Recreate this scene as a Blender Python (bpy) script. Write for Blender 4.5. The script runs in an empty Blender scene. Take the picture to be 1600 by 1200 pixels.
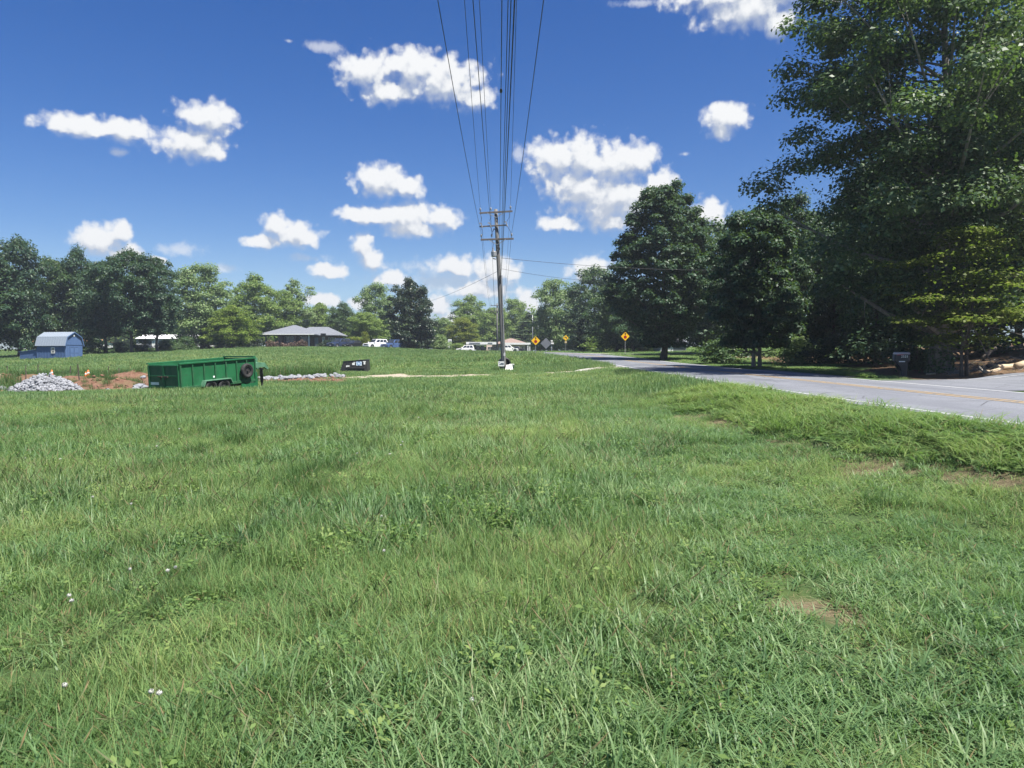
import bpy, bmesh, math, random
import numpy as np
from mathutils import Vector, Matrix

C = bpy.context.scene
COL = C.collection
R = math.radians
random.seed(11)

# ------------------------------------------------------------------ camera
FPX, EYE = 1200.0, 1.65
TH = math.atan(44 / FPX)
cam = bpy.data.cameras.new("camera")
cam.sensor_width = 36.0
cam.lens = 36.0 * FPX / 1600.0
cam.clip_start, cam.clip_end = 0.05, 6000
camo = bpy.data.objects.new("camera", cam)
COL.objects.link(camo)
camo.location = (0, 0, EYE)
camo.rotation_euler = (math.pi / 2 - TH, 0, 0)
C.camera = camo


def P(px, py, d):
    """the point of the place that stands at depth d metres and is seen at that spot of the photograph"""
    xc, yc = (px - 800) / FPX, (600 - py) / FPX
    y = math.cos(TH) + yc * math.sin(TH)
    z = -math.sin(TH) + yc * math.cos(TH)
    t = d / y
    return np.array((xc * t, d, EYE + z * t))


# ------------------------------------------------------------------ exposure, world, sun
SUN_AZ, SUN_EL = 130.0, 64.0
SKY_STRENGTH, SUN_STRENGTH, EXPOSURE = 0.05, 4.7, 1.3
C.view_settings.view_transform = 'Standard'
C.view_settings.look = 'None'
C.view_settings.gamma = 1.0
C.view_settings.use_curve_mapping = False
C.view_settings.exposure = EXPOSURE
C.render.engine = 'CYCLES'
C.cycles.max_bounces = 4
C.cycles.diffuse_bounces = 2
C.cycles.glossy_bounces = 1
C.cycles.transmission_bounces = 2
C.cycles.transparent_max_bounces = 6
C.cycles.caustics_reflective = False
C.cycles.caustics_refractive = False
C.cycles.use_denoising = True
C.cycles.sample_clamp_indirect = 6.0

W = bpy.data.worlds.new("World")
C.world = W
W.use_nodes = True


class NT:
    """small helper round a node tree"""
    def __init__(s, nt):
        s.t = nt
        nt.nodes.clear()

    def n(s, kind, ins=(), **kw):
        nd = s.t.nodes.new(kind)
        for k, v in kw.items():
            setattr(nd, k, v)
        for k, v in (ins.items() if isinstance(ins, dict) else enumerate(ins)):
            if v is None:
                continue
            if isinstance(v, bpy.types.NodeSocket):
                s.t.links.new(v, nd.inputs[k])
            else:
                nd.inputs[k].default_value = v
        return nd

    def m(s, op, a, b=None, c=None, clamp=False):
        nd = s.n('ShaderNodeMath', (a, b, c), operation=op)
        nd.use_clamp = clamp
        return nd.outputs[0]

    def vm(s, op, a, b=None, c=None):
        nd = s.n('ShaderNodeVectorMath', (a, b, c), operation=op)
        return nd.outputs['Value'] if op in ('LENGTH', 'DOT_PRODUCT') else nd.outputs[0]

    def mr(s, v, a, b, c=0.0, d=1.0, smooth=True):
        nd = s.n('ShaderNodeMapRange', {0: v, 1: a, 2: b, 3: c, 4: d}, interpolation_type='SMOOTHSTEP' if smooth else 'LINEAR')
        return nd.outputs[0]

    def mix(s, f, a, b, blend='MIX'):
        nd = s.n('ShaderNodeMix', data_type='RGBA', blend_type=blend)
        for i, v in ((0, f), (6, a), (7, b)):
            if isinstance(v, bpy.types.NodeSocket):
                s.t.links.new(v, nd.inputs[i])
            else:
                nd.inputs[i].default_value = (*v, 1) if i and len(v) == 3 else v
        return nd.outputs[2]

    def noise(s, vec, scale, detail=4, rough=0.55, dim='3D'):
        return s.n('ShaderNodeTexNoise', {'Vector': vec, 'Scale': scale, 'Detail': detail, 'Roughness': rough}, noise_dimensions=dim).outputs['Fac']


def azel(px, py):
    p = P(px, py, 100.0) - np.array((0, 0, EYE))
    return math.degrees(math.atan2(p[0], p[1])), math.degrees(math.atan2(p[2], math.hypot(p[0], p[1])))


# fair weather cumulus: each cloud is a heap of rounded lobes given by direction and size
LOBES = [(572, 112, 50, 30), (640, 108, 62, 38), (700, 128, 62, 40), (742, 152, 34, 22), (610, 142, 56, 24),
         (130, 198, 80, 18), (195, 202, 46, 24), (322, 184, 52, 28), (302, 226, 54, 30), (332, 238, 26, 18),
         (598, 285, 48, 30), (640, 292, 26, 20), (585, 338, 62, 17), (632, 338, 56, 26), (690, 342, 36, 22), (640, 358, 50, 16),
         (432, 354, 24, 24), (462, 368, 42, 22), (412, 378, 30, 13),
         (566, 384, 20, 22), (582, 408, 22, 18), (512, 423, 32, 13),
         (155, 378, 44, 32), (190, 362, 17, 20), (190, 398, 40, 20), (246, 408, 16, 9),
         (868, 250, 42, 44), (912, 248, 44, 44), (965, 258, 62, 40), (1002, 252, 28, 26), (905, 296, 64, 44), (958, 312, 84, 48), (1032, 284, 28, 20),
         (872, 350, 32, 14), (955, 348, 56, 20),
         (1106, 340, 30, 34), (1135, 182, 40, 25), (1126, 204, 22, 20),
         (1170, 14, 84, 36), (1120, -8, 90, 28), (1215, 34, 34, 30), (1250, -30, 120, 50),
         (720, 418, 48, 20), (775, 426, 40, 26), (752, 452, 50, 20), (612, 436, 30, 13), (686, 480, 22, 18), (822, 474, 22, 28),
         (925, 425, 42, 24), (1180, 430, 60, 40), (740, 500, 90, 14), (500, 470, 34, 12), (560, 474, 24, 10)]
WISPS = [(510, 73, 44, 14), (452, 64, 10, 5), (184, 238, 22, 9), (282, 391, 52, 15), (810, 240, 14, 20), (1000, 4, 60, 10),
         (1070, 241, 12, 5), (700, 440, 130, 40), (480, 404, 40, 10), (555, 105, 40, 26), (350, 420, 30, 10), (900, 470, 130, 24)]


def build_world():
    g = NT(W.node_tree)
    out = g.n('ShaderNodeOutputWorld')
    sky = g.n('ShaderNodeTexSky', sky_type='NISHITA')
    sky.sun_disc = False
    sky.sun_elevation = R(SUN_EL)
    sky.sun_rotation = R(SUN_AZ)
    sky.altitude = 300
    sky.air_density = 1.0
    sky.dust_density = 0.35
    sky.ozone_density = 3.0
    d = g.n('ShaderNodeTexCoord').outputs['Generated']
    xyz = g.n('ShaderNodeSeparateXYZ', (d,))
    az = g.m('MULTIPLY', g.m('ARCTAN2', xyz.outputs[0], xyz.outputs[1]), 57.29578)
    el = g.m('MULTIPLY', g.m('ARCSINE', xyz.outputs[2]), 57.29578)
    Pv = g.n('ShaderNodeCombineXYZ', (az, el, 0.0)).outputs[0]
    up = g.mr(el, -1.0, 9.0)
    deep = g.n('ShaderNodeHueSaturation', {'Hue': g.m('MULTIPLY_ADD', up, .016, .5), 'Saturation': g.m('MULTIPLY_ADD', up, .45, .92), 'Value': 1.0, 'Fac': 1.0, 'Color': sky.outputs[0]})
    cool = g.mix(g.mr(el, 10.0, -1.0), deep.outputs[0], (0.70, 0.84, 1.10), 'MULTIPLY')
    bsky = g.n('ShaderNodeBackground', (cool, SKY_STRENGTH))

    def lobes(vec, lst):
        acc = None
        for cx, cy, rx, ry in lst:
            a0, e0 = azel(cx, cy)
            ra = abs(azel(cx + rx, cy)[0] - a0)
            re = abs(azel(cx, cy - ry)[1] - e0)
            ln = g.vm('LENGTH', g.vm('MULTIPLY_ADD', vec, (1 / ra, 1 / re, 0), (-a0 / ra, -e0 / re, 0)))
            acc = ln if acc is None else g.n('ShaderNodeMath', (acc, ln, 0.25), operation='SMOOTH_MIN').outputs[0]
        return g.m('SUBTRACT', 1.0, acc)

    def dens(vec):
        big = g.noise(vec, 0.42, 2, 0.5, '2D')
        fine = g.noise(vec, 1.2, 5, 0.53, '2D')
        wv = g.vm('MULTIPLY_ADD', g.n('ShaderNodeTexNoise', {'Vector': vec, 'Scale': 1.1, 'Detail': 4}, noise_dimensions='2D').outputs['Color'], (0.65, 0.65, 0.65), vec)
        v1 = g.n('ShaderNodeTexVoronoi', {'Vector': wv, 'Scale': 0.62, 'Smoothness': 0.5}, feature='SMOOTH_F1', voronoi_dimensions='2D').outputs['Distance']
        v2 = g.n('ShaderNodeTexVoronoi', {'Vector': wv, 'Scale': 1.5, 'Smoothness': 0.45}, feature='SMOOTH_F1', voronoi_dimensions='2D').outputs['Distance']
        s = g.m('ADD', g.m('MULTIPLY', g.m('SUBTRACT', fine, 0.5), 0.85), g.m('MULTIPLY', g.m('SUBTRACT', big, 0.5), 0.4))
        s = g.m('ADD', s, g.m('MULTIPLY', g.m('SUBTRACT', 0.80, v1), 0.27))
        s = g.m('ADD', s, g.m('MULTIPLY', g.m('SUBTRACT', 0.40, v2), 0.40))
        return g.m('ADD', lobes(vec, LOBES), s)

    D1 = dens(Pv)
    D2 = dens(g.vm('ADD', Pv, (0.22, 0.85, 0)))
    under = g.m('SUBTRACT', D2, g.m('MULTIPLY', D1, 0.62))
    soft = g.mr(under, 0.0, 0.5, 0.5, 1.0)
    alpha = g.n('ShaderNodeMapRange', {0: D1, 1: -0.10, 2: soft, 3: 0.0, 4: 1.0}, interpolation_type='SMOOTHSTEP').outputs[0]
    shade = g.mr(under, -0.16, 0.48)
    col = g.mix(shade, (0.975, 0.985, 1.0), (0.53, 0.59, 0.705))
    wn = g.noise(Pv, 0.8, 6, 0.62, '2D')
    wd = g.m('ADD', lobes(Pv, WISPS), g.m('MULTIPLY', g.m('SUBTRACT', wn, 0.5), 1.9))
    wal = g.m('MULTIPLY', g.mr(wd, 0.05, 0.95), 0.55)
    alpha = g.m('MAXIMUM', alpha, wal)
    alpha = g.m('MULTIPLY', alpha, g.mr(el, 0.3, 2.5))
    bcl = g.n('ShaderNodeBackground', (col, 0.395))
    near = g.n('ShaderNodeMixShader', (alpha, bsky.outputs[0], bcl.outputs[0]))
    # the rest of the sky carries the same sort of clouds
    on = g.noise(d, 5.0, 7, 0.6)
    om = g.m('MULTIPLY', g.mr(on, 0.60, 0.70), g.mr(el, 3.0, 12.0))
    far = g.n('ShaderNodeMixShader', (om, bsky.outputs[0], bcl.outputs[0]))
    win = g.m('MULTIPLY', g.m('LESS_THAN', g.m('ABSOLUTE', az), 44.0), g.m('LESS_THAN', el, 31.0))
    fin = g.n('ShaderNodeMixShader', (win, far.outputs[0], near.outputs[0]))
    g.t.links.new(fin.outputs[0], out.inputs[0])


build_world()
sl = bpy.data.lights.new("sun", 'SUN')
sl.energy = SUN_STRENGTH
sl.angle = R(0.6)
sl.color = (1.0, 0.955, 0.88)
so = bpy.data.objects.new("sun", sl)
COL.objects.link(so)
sdir = Vector((math.sin(R(SUN_AZ)) * math.cos(R(SUN_EL)), math.cos(R(SUN_AZ)) * math.cos(R(SUN_EL)), math.sin(R(SUN_EL))))
so.rotation_euler = sdir.to_track_quat('Z', 'Y').to_euler()
so.location = (20, 10, 40)


# ------------------------------------------------------------------ helpers
def tag(o, label=None, cat=None, group=None, kind=None):
    if label: o['label'] = label
    if cat: o['category'] = cat
    if group: o['group'] = group
    if kind: o['kind'] = kind
    return o


def thing(name, label, cat, loc=(0, 0, 0), rz=0.0, group=None):
    o = bpy.data.objects.new(name, None)
    COL.objects.link(o)
    o.location = tuple(float(v) for v in loc)
    o.rotation_euler = (0, 0, rz)
    o.empty_display_size = 0.2
    return tag(o, label, cat, group)


def link(name, me, mat=None, parent=None, loc=None, smooth=False):
    if mat is not None and not me.materials:
        me.materials.append(mat)
    o = bpy.data.objects.new(name, me)
    COL.objects.link(o)
    if parent is not None: o.parent = parent
    if loc is not None: o.location = tuple(float(v) for v in loc)
    return o


def copy_tree(o, parent=None):
    c = o.copy()
    COL.objects.link(c)
    if parent is not None: c.parent = parent
    for ch in list(o.children):
        copy_tree(ch, c)
    return c


class MB:
    """collects solids into one mesh"""
    def __init__(s):
        s.v, s.f = [], []

    def add(s, vs, fs):
        b = len(s.v)
        s.v += [tuple(map(float, v)) for v in vs]
        s.f += [tuple(b + i for i in f) for f in fs]
        return s

    def hexa(s, p):
        return s.add(p, [(0, 3, 2, 1), (4, 5, 6, 7), (0, 1, 5, 4), (1, 2, 6, 5), (2, 3, 7, 6), (3, 0, 4, 7)])

    def box(s, x0, x1, y0, y1, z0, z1):
        return s.hexa([(x0, y0, z0), (x1, y0, z0), (x1, y1, z0), (x0, y1, z0), (x0, y0, z1), (x1, y0, z1), (x1, y1, z1), (x0, y1, z1)])

    def bar(s, a, b, w, h=None):
        a, b = Vector(a), Vector(b)
        h = h or w
        d = (b - a).normalized()
        u = d.cross(Vector((0, 0, 1)))
        u = Vector((1, 0, 0)) if u.length < 1e-4 else u.normalized()
        v = u.cross(d)
        q = [(-1, -1), (1, -1), (1, 1), (-1, 1)]
        return s.hexa([a + u * i * w / 2 + v * j * h / 2 for i, j in q] + [b + u * i * w / 2 + v * j * h / 2 for i, j in q])

    def prism(s, poly, axis, a, b):
        """poly of 2D points extruded along axis ('x','y','z') from a to b"""
        n = len(poly)
        mk = {'x': lambda p, t: (t, p[0], p[1]), 'y': lambda p, t: (p[0], t, p[1]), 'z': lambda p, t: (p[0], p[1], t)}[axis]
        return s.add([mk(p, a) for p in poly] + [mk(p, b) for p in poly],
                     [tuple(range(n))[::-1], tuple(range(n, 2 * n))] + [(i, (i + 1) % n, n + (i + 1) % n, n + i) for i in range(n)])

    def tube(s, pts, rad, n=8, cap=True):
        pts = [Vector(p) for p in pts]
        rad = rad if hasattr(rad, '__len__') else [rad] * len(pts)
        vs, fs = [], []
        u = None
        for i, p in enumerate(pts):
            d = (pts[min(i + 1, len(pts) - 1)] - pts[max(i - 1, 0)]).normalized()
            if u is None:
                u = d.orthogonal().normalized()
            u = (u - d * u.dot(d)).normalized()
            w = d.cross(u)
            for k in range(n):
                a = 2 * math.pi * k / n
                vs.append(p + (u * math.cos(a) + w * math.sin(a)) * rad[i])
        for i in range(len(pts) - 1):
            for k in range(n):
                fs.append((i * n + k, i * n + (k + 1) % n, (i + 1) * n + (k + 1) % n, (i + 1) * n + k))
        if cap:
            fs.append(tuple(range(n))[::-1])
            fs.append(tuple(range((len(pts) - 1) * n, len(pts) * n)))
        return s.add(vs, fs)

    def cyl(s, a, b, r0, r1=None, n=12):
        return s.tube([a, b], [r0, r1 if r1 is not None else r0], n)

    def ring(s, c, axis, prof, n=20):
        """prof: (radius, along) pairs turned about an axis direction through c; closed loop"""
        c, ax = Vector(c), Vector(axis).normalized()
        u = ax.orthogonal().normalized()
        w = ax.cross(u)
        m = len(prof)
        vs = [c + (u * math.cos(2 * math.pi * k / n) + w * math.sin(2 * math.pi * k / n)) * r + ax * h for k in range(n) for r, h in prof]
        return s.add(vs, [(k * m + j, ((k + 1) % n) * m + j, ((k + 1) % n) * m + (j + 1) % m, k * m + (j + 1) % m) for k in range(n) for j in range(m)])

    def sheet(s, quad):
        return s.add(quad, [(0, 1, 2, 3)])

    def mesh(s, name, smooth=False):
        me = bpy.data.meshes.new(name)
        me.from_pydata(s.v, [], s.f)
        bm = bmesh.new()
        bm.from_mesh(me)
        bmesh.ops.recalc_face_normals(bm, faces=bm.faces)
        bm.to_mesh(me)
        bm.free()
        if smooth:
            me.polygons.foreach_set('use_smooth', [True] * len(me.polygons))
        return me

    def build(s, name, mat, parent=None, smooth=False, bevel=0.0, loc=None):
        o = link(name, s.mesh(name, smooth), mat, parent, loc)
        if bevel:
            m = o.modifiers.new("bevel", 'BEVEL')
            m.width, m.segments, m.limit_method = bevel, 2, 'ANGLE'
        return o


def fast_mesh(name, verts, faces_n, loops, smooth=False):
    """verts (N,3); every face has faces_n corners; loops flat indices"""
    me = bpy.data.meshes.new(name)
    nf = len(loops) // faces_n
    me.vertices.add(len(verts))
    me.vertices.foreach_set('co', np.asarray(verts, np.float32).ravel())
    me.loops.add(len(loops))
    me.loops.foreach_set('vertex_index', np.asarray(loops, np.int32))
    me.polygons.add(nf)
    me.polygons.foreach_set('loop_start', np.arange(nf, dtype=np.int32) * faces_n)
    if smooth:
        me.polygons.foreach_set('use_smooth', np.ones(nf, bool))
    me.update(calc_edges=True)
    return me


def sn(x, y, scale, seed=0, n=7):
    """smooth two dimensional noise in about -1..1 (sum of rotated waves)"""
    r = np.random.default_rng(seed)
    v = 0
    for i in range(n):
        a, f, p = r.random() * 6.283, (0.5 + r.random() * 1.3) / scale, r.random() * 6.283
        v = v + np.sin((x * np.cos(a) + y * np.sin(a)) * f * 2.2 + p + 1.3 * np.sin((y * np.cos(a) - x * np.sin(a)) * f + p * 2))
    return v / (n ** 0.5) / 0.9


def ss(x, a, b):
    t = np.clip((x - a) / (b - a), 0, 1)
    return t * t * (3 - 2 * t)


# ------------------------------------------------------------------ materials
def pmat(name, c1, c2=None, scale=6.0, rough=0.6, spec=0.4, metal=0.0, bump=0.0, bscale=None, detail=5, lo=0.35, hi=0.65, c3=None, s3=1.0, stretch=None, coat=0.0):
    m = bpy.data.materials.new(name)
    m.use_nodes = True
    g = NT(m.node_tree)
    out = g.n('ShaderNodeOutputMaterial')
    co = g.n('ShaderNodeTexCoord').outputs['Object']
    if stretch:
        co = g.vm('MULTIPLY', co, stretch)
    col = (*c1, 1)
    if c2:
        col = g.mix(g.mr(g.noise(co, scale, detail), lo, hi), c1, c2)
        if c3:
            col = g.mix(g.mr(g.noise(co, s3, 6, 0.65), 0.55, 0.7), col, c3)
    b = g.n('ShaderNodeBsdfPrincipled', {'Base Color': col, 'Roughness': rough, 'Metallic': metal, 'Specular IOR Level': spec, 'Coat Weight': coat})
    if bump:
        bn = g.n('ShaderNodeBump', {'Strength': bump, 'Distance': 0.02, 'Height': g.noise(co, bscale or scale * 3, 6, 0.6)})
        g.t.links.new(bn.outputs[0], b.inputs['Normal'])
    g.t.links.new(b.outputs[0], out.inputs[0])
    return m


def leafmat(name, c1, c2, c3=None, trans=0.35, rough=0.55, spec=0.25, p3=0.82):
    m = bpy.data.materials.new(name)
    m.use_nodes = True
    g = NT(m.node_tree)
    out = g.n('ShaderNodeOutputMaterial')
    ri = g.n('ShaderNodeNewGeometry').outputs['Random Per Island']
    oi = g.n('ShaderNodeObjectInfo').outputs['Random']
    co = g.n('ShaderNodeTexCoord').outputs['Object']
    f = g.m('ADD', g.m('MULTIPLY', ri, 0.75), g.m('MULTIPLY', g.noise(co, 0.5, 3), 0.45))
    f = g.m('ADD', f, g.m('MULTIPLY', g.m('SUBTRACT', oi, 0.5), 0.35), clamp=True)
    col = g.mix(f, c1, c2)
    if c3:
        col = g.mix(g.m('GREATER_THAN', g.m('FRACT', g.m('MULTIPLY', ri, 17.0)), p3), col, c3)
    b = g.n('ShaderNodeBsdfPrincipled', {'Base Color': col, 'Roughness': rough, 'Specular IOR Level': spec})
    tcol = g.mix(0.5, col, (0.20, 0.34, 0.03), 'MIX')
    t = g.n('ShaderNodeBsdfTranslucent', (tcol,))
    mx = g.n('ShaderNodeMixShader', (trans, b.outputs[0], t.outputs[0]))
    g.t.links.new(mx.outputs[0], out.inputs[0])
    return m


M = {}
M['white'] = pmat('white_paint', (0.78, 0.78, 0.76), (0.66, 0.66, 0.64), 3, 0.5)
M['black_metal'] = pmat('black_metal', (0.022, 0.023, 0.026), (0.04, 0.036, 0.034), 5, 0.55, bump=0.1)
M['rubber'] = pmat('rubber', (0.018, 0.018, 0.019), (0.03, 0.029, 0.028), 8, 0.8, bump=0.2)
M['galv'] = pmat('galvanised_steel', (0.34, 0.35, 0.36), (0.25, 0.26, 0.27), 12, 0.5, metal=0.5)
M['green_paint'] = pmat('green_paint', (0.013, 0.100, 0.038), (0.020, 0.130, 0.052), 1.6, 0.5, 0.3, bump=0.06, c3=(0.035, 0.075, 0.04), s3=3.5)
M['green_dark'] = pmat('green_frame_paint', (0.012, 0.085, 0.034), (0.03, 0.10, 0.045), 4, 0.55)
M['green_pale'] = pmat('faded_green_paint', (0.10, 0.22, 0.14), (0.06, 0.16, 0.09), 3, 0.6)
M['rust'] = pmat('rusty_steel', (0.10, 0.05, 0.03), (0.05, 0.04, 0.035), 8, 0.8, bump=0.2)
M['pole_wood'] = pmat('weathered_pole_wood', (0.10, 0.098, 0.095), (0.165, 0.16, 0.155), 5, 0.85, bump=0.3, stretch=(6, 6, 0.4))
M['arm_wood'] = pmat('crossarm_wood', (0.085, 0.075, 0.072), (0.13, 0.115, 0.11), 4, 0.85, stretch=(0.6, 6, 6))
M['porcelain'] = pmat('grey_porcelain', (0.20, 0.20, 0.21), (0.26, 0.26, 0.27), 6, 0.3)
M['wire'] = pmat('weathered_wire', (0.025, 0.025, 0.028), (0.05, 0.05, 0.05), 3, 0.6)
M['bark'] = pmat('tree_bark', (0.055, 0.045, 0.036), (0.12, 0.10, 0.08), 3, 0.9, bump=0.6, stretch=(4, 4, 0.7))
M['bark_pale'] = pmat('pale_bark', (0.17, 0.15, 0.125), (0.28, 0.26, 0.23), 2.2, 0.9, bump=0.4, stretch=(3, 3, 0.9))
M['asphalt'] = None
M['plastic'] = pmat('dark_plastic', (0.016, 0.018, 0.022), (0.024, 0.026, 0.03), 3, 0.45)
M['glass'] = pmat('dark_window_glass', (0.02, 0.025, 0.03), (0.035, 0.04, 0.045), 1.0, 0.08, 0.7)
M['sign_yellow'] = pmat('sign_yellow', (0.80, 0.46, 0.01), (0.74, 0.42, 0.01), 2, 0.4)
M['sign_red'] = pmat('sign_red', (0.30, 0.012, 0.012), (0.26, 0.01, 0.012), 2, 0.4)
M['sign_black'] = pmat('sign_black', (0.015, 0.015, 0.015), (0.02, 0.02, 0.02), 2, 0.5)
M['sign_back'] = pmat('sign_aluminium', (0.17, 0.18, 0.21), (0.20, 0.21, 0.24), 2, 0.45, metal=0.4)
M['concrete'] = pmat('concrete', (0.36, 0.34, 0.31), (0.46, 0.44, 0.41), 2.5, 0.85, bump=0.2)
M['orange'] = pmat('orange_plastic', (0.75, 0.14, 0.02), (0.65, 0.12, 0.02), 3, 0.5)
M['rock'] = pmat('pale_granite', (0.165, 0.173, 0.19), (0.265, 0.275, 0.295), 4, 0.85, bump=0.4, c3=(0.085, 0.08, 0.078), s3=7)
M['clay'] = pmat('red_clay', (0.14, 0.072, 0.046), (0.20, 0.115, 0.075), 1.5, 0.95, bump=0.5, c3=(0.20, 0.085, 0.045), s3=3)

# ------------------------------------------------------------------ terrain
ROAD = np.array([(11.6, -60, .45), (11.0, -20, .55), (11.0, 0, .62), (11.0, 16.5, .65), (10.9, 36, .80), (10.8, 43, .87), (10.7, 65, 1.13), (9.6, 85, 1.58),
                 (7.2, 105, 2.02), (3.6, 125, 2.28), (-1.8, 150, 2.42), (-11, 178, 2.5), (-30, 215, 2.6), (-70, 260, 2.8)])


def densify(pts, step=1.0):
    """smooth curve through the points (Catmull-Rom), about one sample each step metres"""
    out = []
    p = np.vstack([2 * pts[0] - pts[1], pts, 2 * pts[-1] - pts[-2]])
    for i in range(1, len(p) - 2):
        n = max(2, int(np.linalg.norm(p[i + 1] - p[i]) / step))
        for k in range(n):
            t = k / n
            out.append(0.5 * ((2 * p[i]) + (-p[i - 1] + p[i + 1]) * t + (2 * p[i - 1] - 5 * p[i] + 4 * p[i + 1] - p[i + 2]) * t * t + (-p[i - 1] + 3 * p[i] - 3 * p[i + 1] + p[i + 2]) * t ** 3))
    out.append(pts[-1])
    return np.array(out)


RC = densify(ROAD)
RT = np.gradient(RC[:, :2], axis=0)
RT /= np.linalg.norm(RT, axis=1)[:, None]
RN = np.stack([RT[:, 1], -RT[:, 0]], 1)          # to the right of travel
HALF = 3.45


def path_dist(path, x, y):
    """distance, signed side (right positive) and height of the nearest sample of a path"""
    x, y = np.atleast_1d(x).astype(float), np.atleast_1d(y).astype(float)
    t = np.gradient(path[:, :2], axis=0)
    t /= np.linalg.norm(t, axis=1)[:, None]
    n = np.stack([t[:, 1], -t[:, 0]], 1)
    s, z = np.empty(x.shape), np.empty(x.shape)
    for a in range(0, x.size, 20000):
        xs, ys = x[a:a + 20000], y[a:a + 20000]
        dx, dy = xs[:, None] - path[None, :, 0], ys[:, None] - path[None, :, 1]
        i = np.argmin(dx * dx + dy * dy, 1)
        k = np.arange(len(i))
        side = dx[k, i] * n[i, 0] + dy[k, i] * n[i, 1]
        dd = np.sqrt(dx[k, i] ** 2 + dy[k, i] ** 2)
        s[a:a + 20000] = np.where(np.abs(side) > dd * 0.5, np.sign(side) * dd, np.copysign(dd, side))
        z[a:a + 20000] = path[i, 2]
    return s, z


CTRL = [(0, -12, 0), (-14, -12, -.05), (5, -12, .05), (0, 0, 0), (-6, 2, 0), (4, 2, 0), (0, 6, 0), (-5, 9, 0), (4.6, 9, .03), (0, 14, .02), (-9, 14, 0), (4.4, 16.5, .06),
        (-12, 22, -.02), (0, 24, .1), (4.5, 28, .25), (-20, 30, -.12), (-60, 0, -.3), (-60, 30, -.5), (60, -12, 1.6), (26, -12, .9), (26, 8, .95), (70, 30, 4),
        (-220, 60, 1), (-220, 200, 2.5), (220, 120, 6), (300, 300, 6), (-300, 350, 3), (0, 350, 3.2), (0, 600, 4), (-430, 640, 4), (430, 640, 5), (-400, -40, 0), (400, -40, 5), (-430, 200, 2), (430, 200, 7)]
for q in [(240, 613, 33), (385, 609, 37.5), (600, 590, 50), (787, 578, 57), (900, 588, 45), (820, 558, 98), (700, 550, 140), (620, 545.5, 140), (760, 554, 130), (800, 555, 118), (500, 543.5, 142), (460, 543, 150), (300, 549, 150), (127, 560, 105),
          (0, 566, 105), (60, 563, 104), (600, 577, 62), (500, 565, 85), (300, 562, 95), (650, 560, 90), (100, 586, 60), (0, 588, 60), (20, 614, 41), (70, 613, 41), (140, 614, 40), (215, 612, 41), (215, 587, 58),
          (785, 550.5, 185), (840, 550, 190), (660, 547, 160), (410, 543, 158), (800, 549, 250), (200, 551, 130), (380, 600, 44), (540, 590, 50), (100, 552, 150), (200, 545, 170),
          (1380, 583, 42), (1180, 578, 47), (1043, 561, 72), (1000, 553, 100), (885, 549, 150), (1300, 570, 60), (1550, 568, 40), (1600, 548, 46), (1600, 588, 29), (1500, 590, 32.5), (1700, 535, 48), (1250, 560, 80), (1100, 552, 100),
          (1000, 545, 140), (1450, 560, 60), (1750, 590, 26)]:
    CTRL.append(tuple(P(*q)))
CTRL = np.array(CTRL, float)


def _tps_fit(c, lam):
    q = c[:, :2] / 100.0
    n = len(c)
    d2 = ((q[:, None] - q[None]) ** 2).sum(2)
    K = np.where(d2 > 0, 0.5 * d2 * np.log(d2 + 1e-30), 0) + lam * np.eye(n)
    A = np.zeros((n + 3, n + 3))
    A[:n, :n] = K
    A[:n, n] = 1
    A[:n, n + 1:] = q
    A[n:, :n] = A[:n, n:].T
    return np.linalg.solve(A, np.concatenate([c[:, 2], np.zeros(3)]))


TPSW = _tps_fit(CTRL, 2e-5)


def _tps(x, y):
    out = np.empty(x.shape)
    q = CTRL[:, :2] / 100.0
    n = len(q)
    for a in range(0, x.size, 20000):
        xs, ys = x[a:a + 20000] / 100.0, y[a:a + 20000] / 100.0
        d2 = (xs[:, None] - q[None, :, 0]) ** 2 + (ys[:, None] - q[None, :, 1]) ** 2
        out[a:a + 20000] = (0.5 * d2 * np.log(d2 + 1e-30)) @ TPSW[:n] + TPSW[n] + TPSW[n + 1] * xs + TPSW[n + 2] * ys
    return out


# low heaps of red clay in the dug strip on the left: x, y, height, radius across, radius along
CLAY_BUMPS = [(*P(150, 600, 47)[:2], .55, 1.5, 1.2), (*P(188, 602, 45)[:2], .5, 1.3, 1.0), (*P(110, 596, 50)[:2], .45, 1.6, 1.1), (*P(52, 592, 52)[:2], .5, 1.6, 1.0), (*P(200, 592, 53)[:2], .5, 2.0, 1.0), (*P(20, 590, 54)[:2], .4, 1.5, 1.0)]


def tz(x, y):
    sh = np.shape(x)
    x, y = np.atleast_1d(np.asarray(x, float)).ravel(), np.atleast_1d(np.asarray(y, float)).ravel()
    z = _tps(x, y)
    near = np.exp(-((x / 60) ** 2 + ((y - 20) / 70) ** 2))
    z = z + near * (0.035 * sn(x, y, 3.2, 5) + 0.02 * sn(x, y, 1.1, 6))
    for bx, by, h, rx, ry in CLAY_BUMPS:
        z = z + h * np.exp(-(((x - bx) / rx) ** 2 + ((y - by) / ry) ** 2)) * (1 + .25 * sn(x, y, .5, 9))
    s, rz = path_dist(RC, x, y)
    w = np.where(s < 0, ss(-s, HALF + .25, HALF + 3.2), ss(s, HALF + .8, HALF + 5.5))
    z = (rz - 0.07) * (1 - w) + z * w
    return float(z[0]) if sh == () else z.reshape(sh)


def at(px, py, d):
    """ground point under that direction at depth d"""
    p = P(px, py, d)
    return Vector((p[0], p[1], tz(p[0], p[1])))


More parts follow.
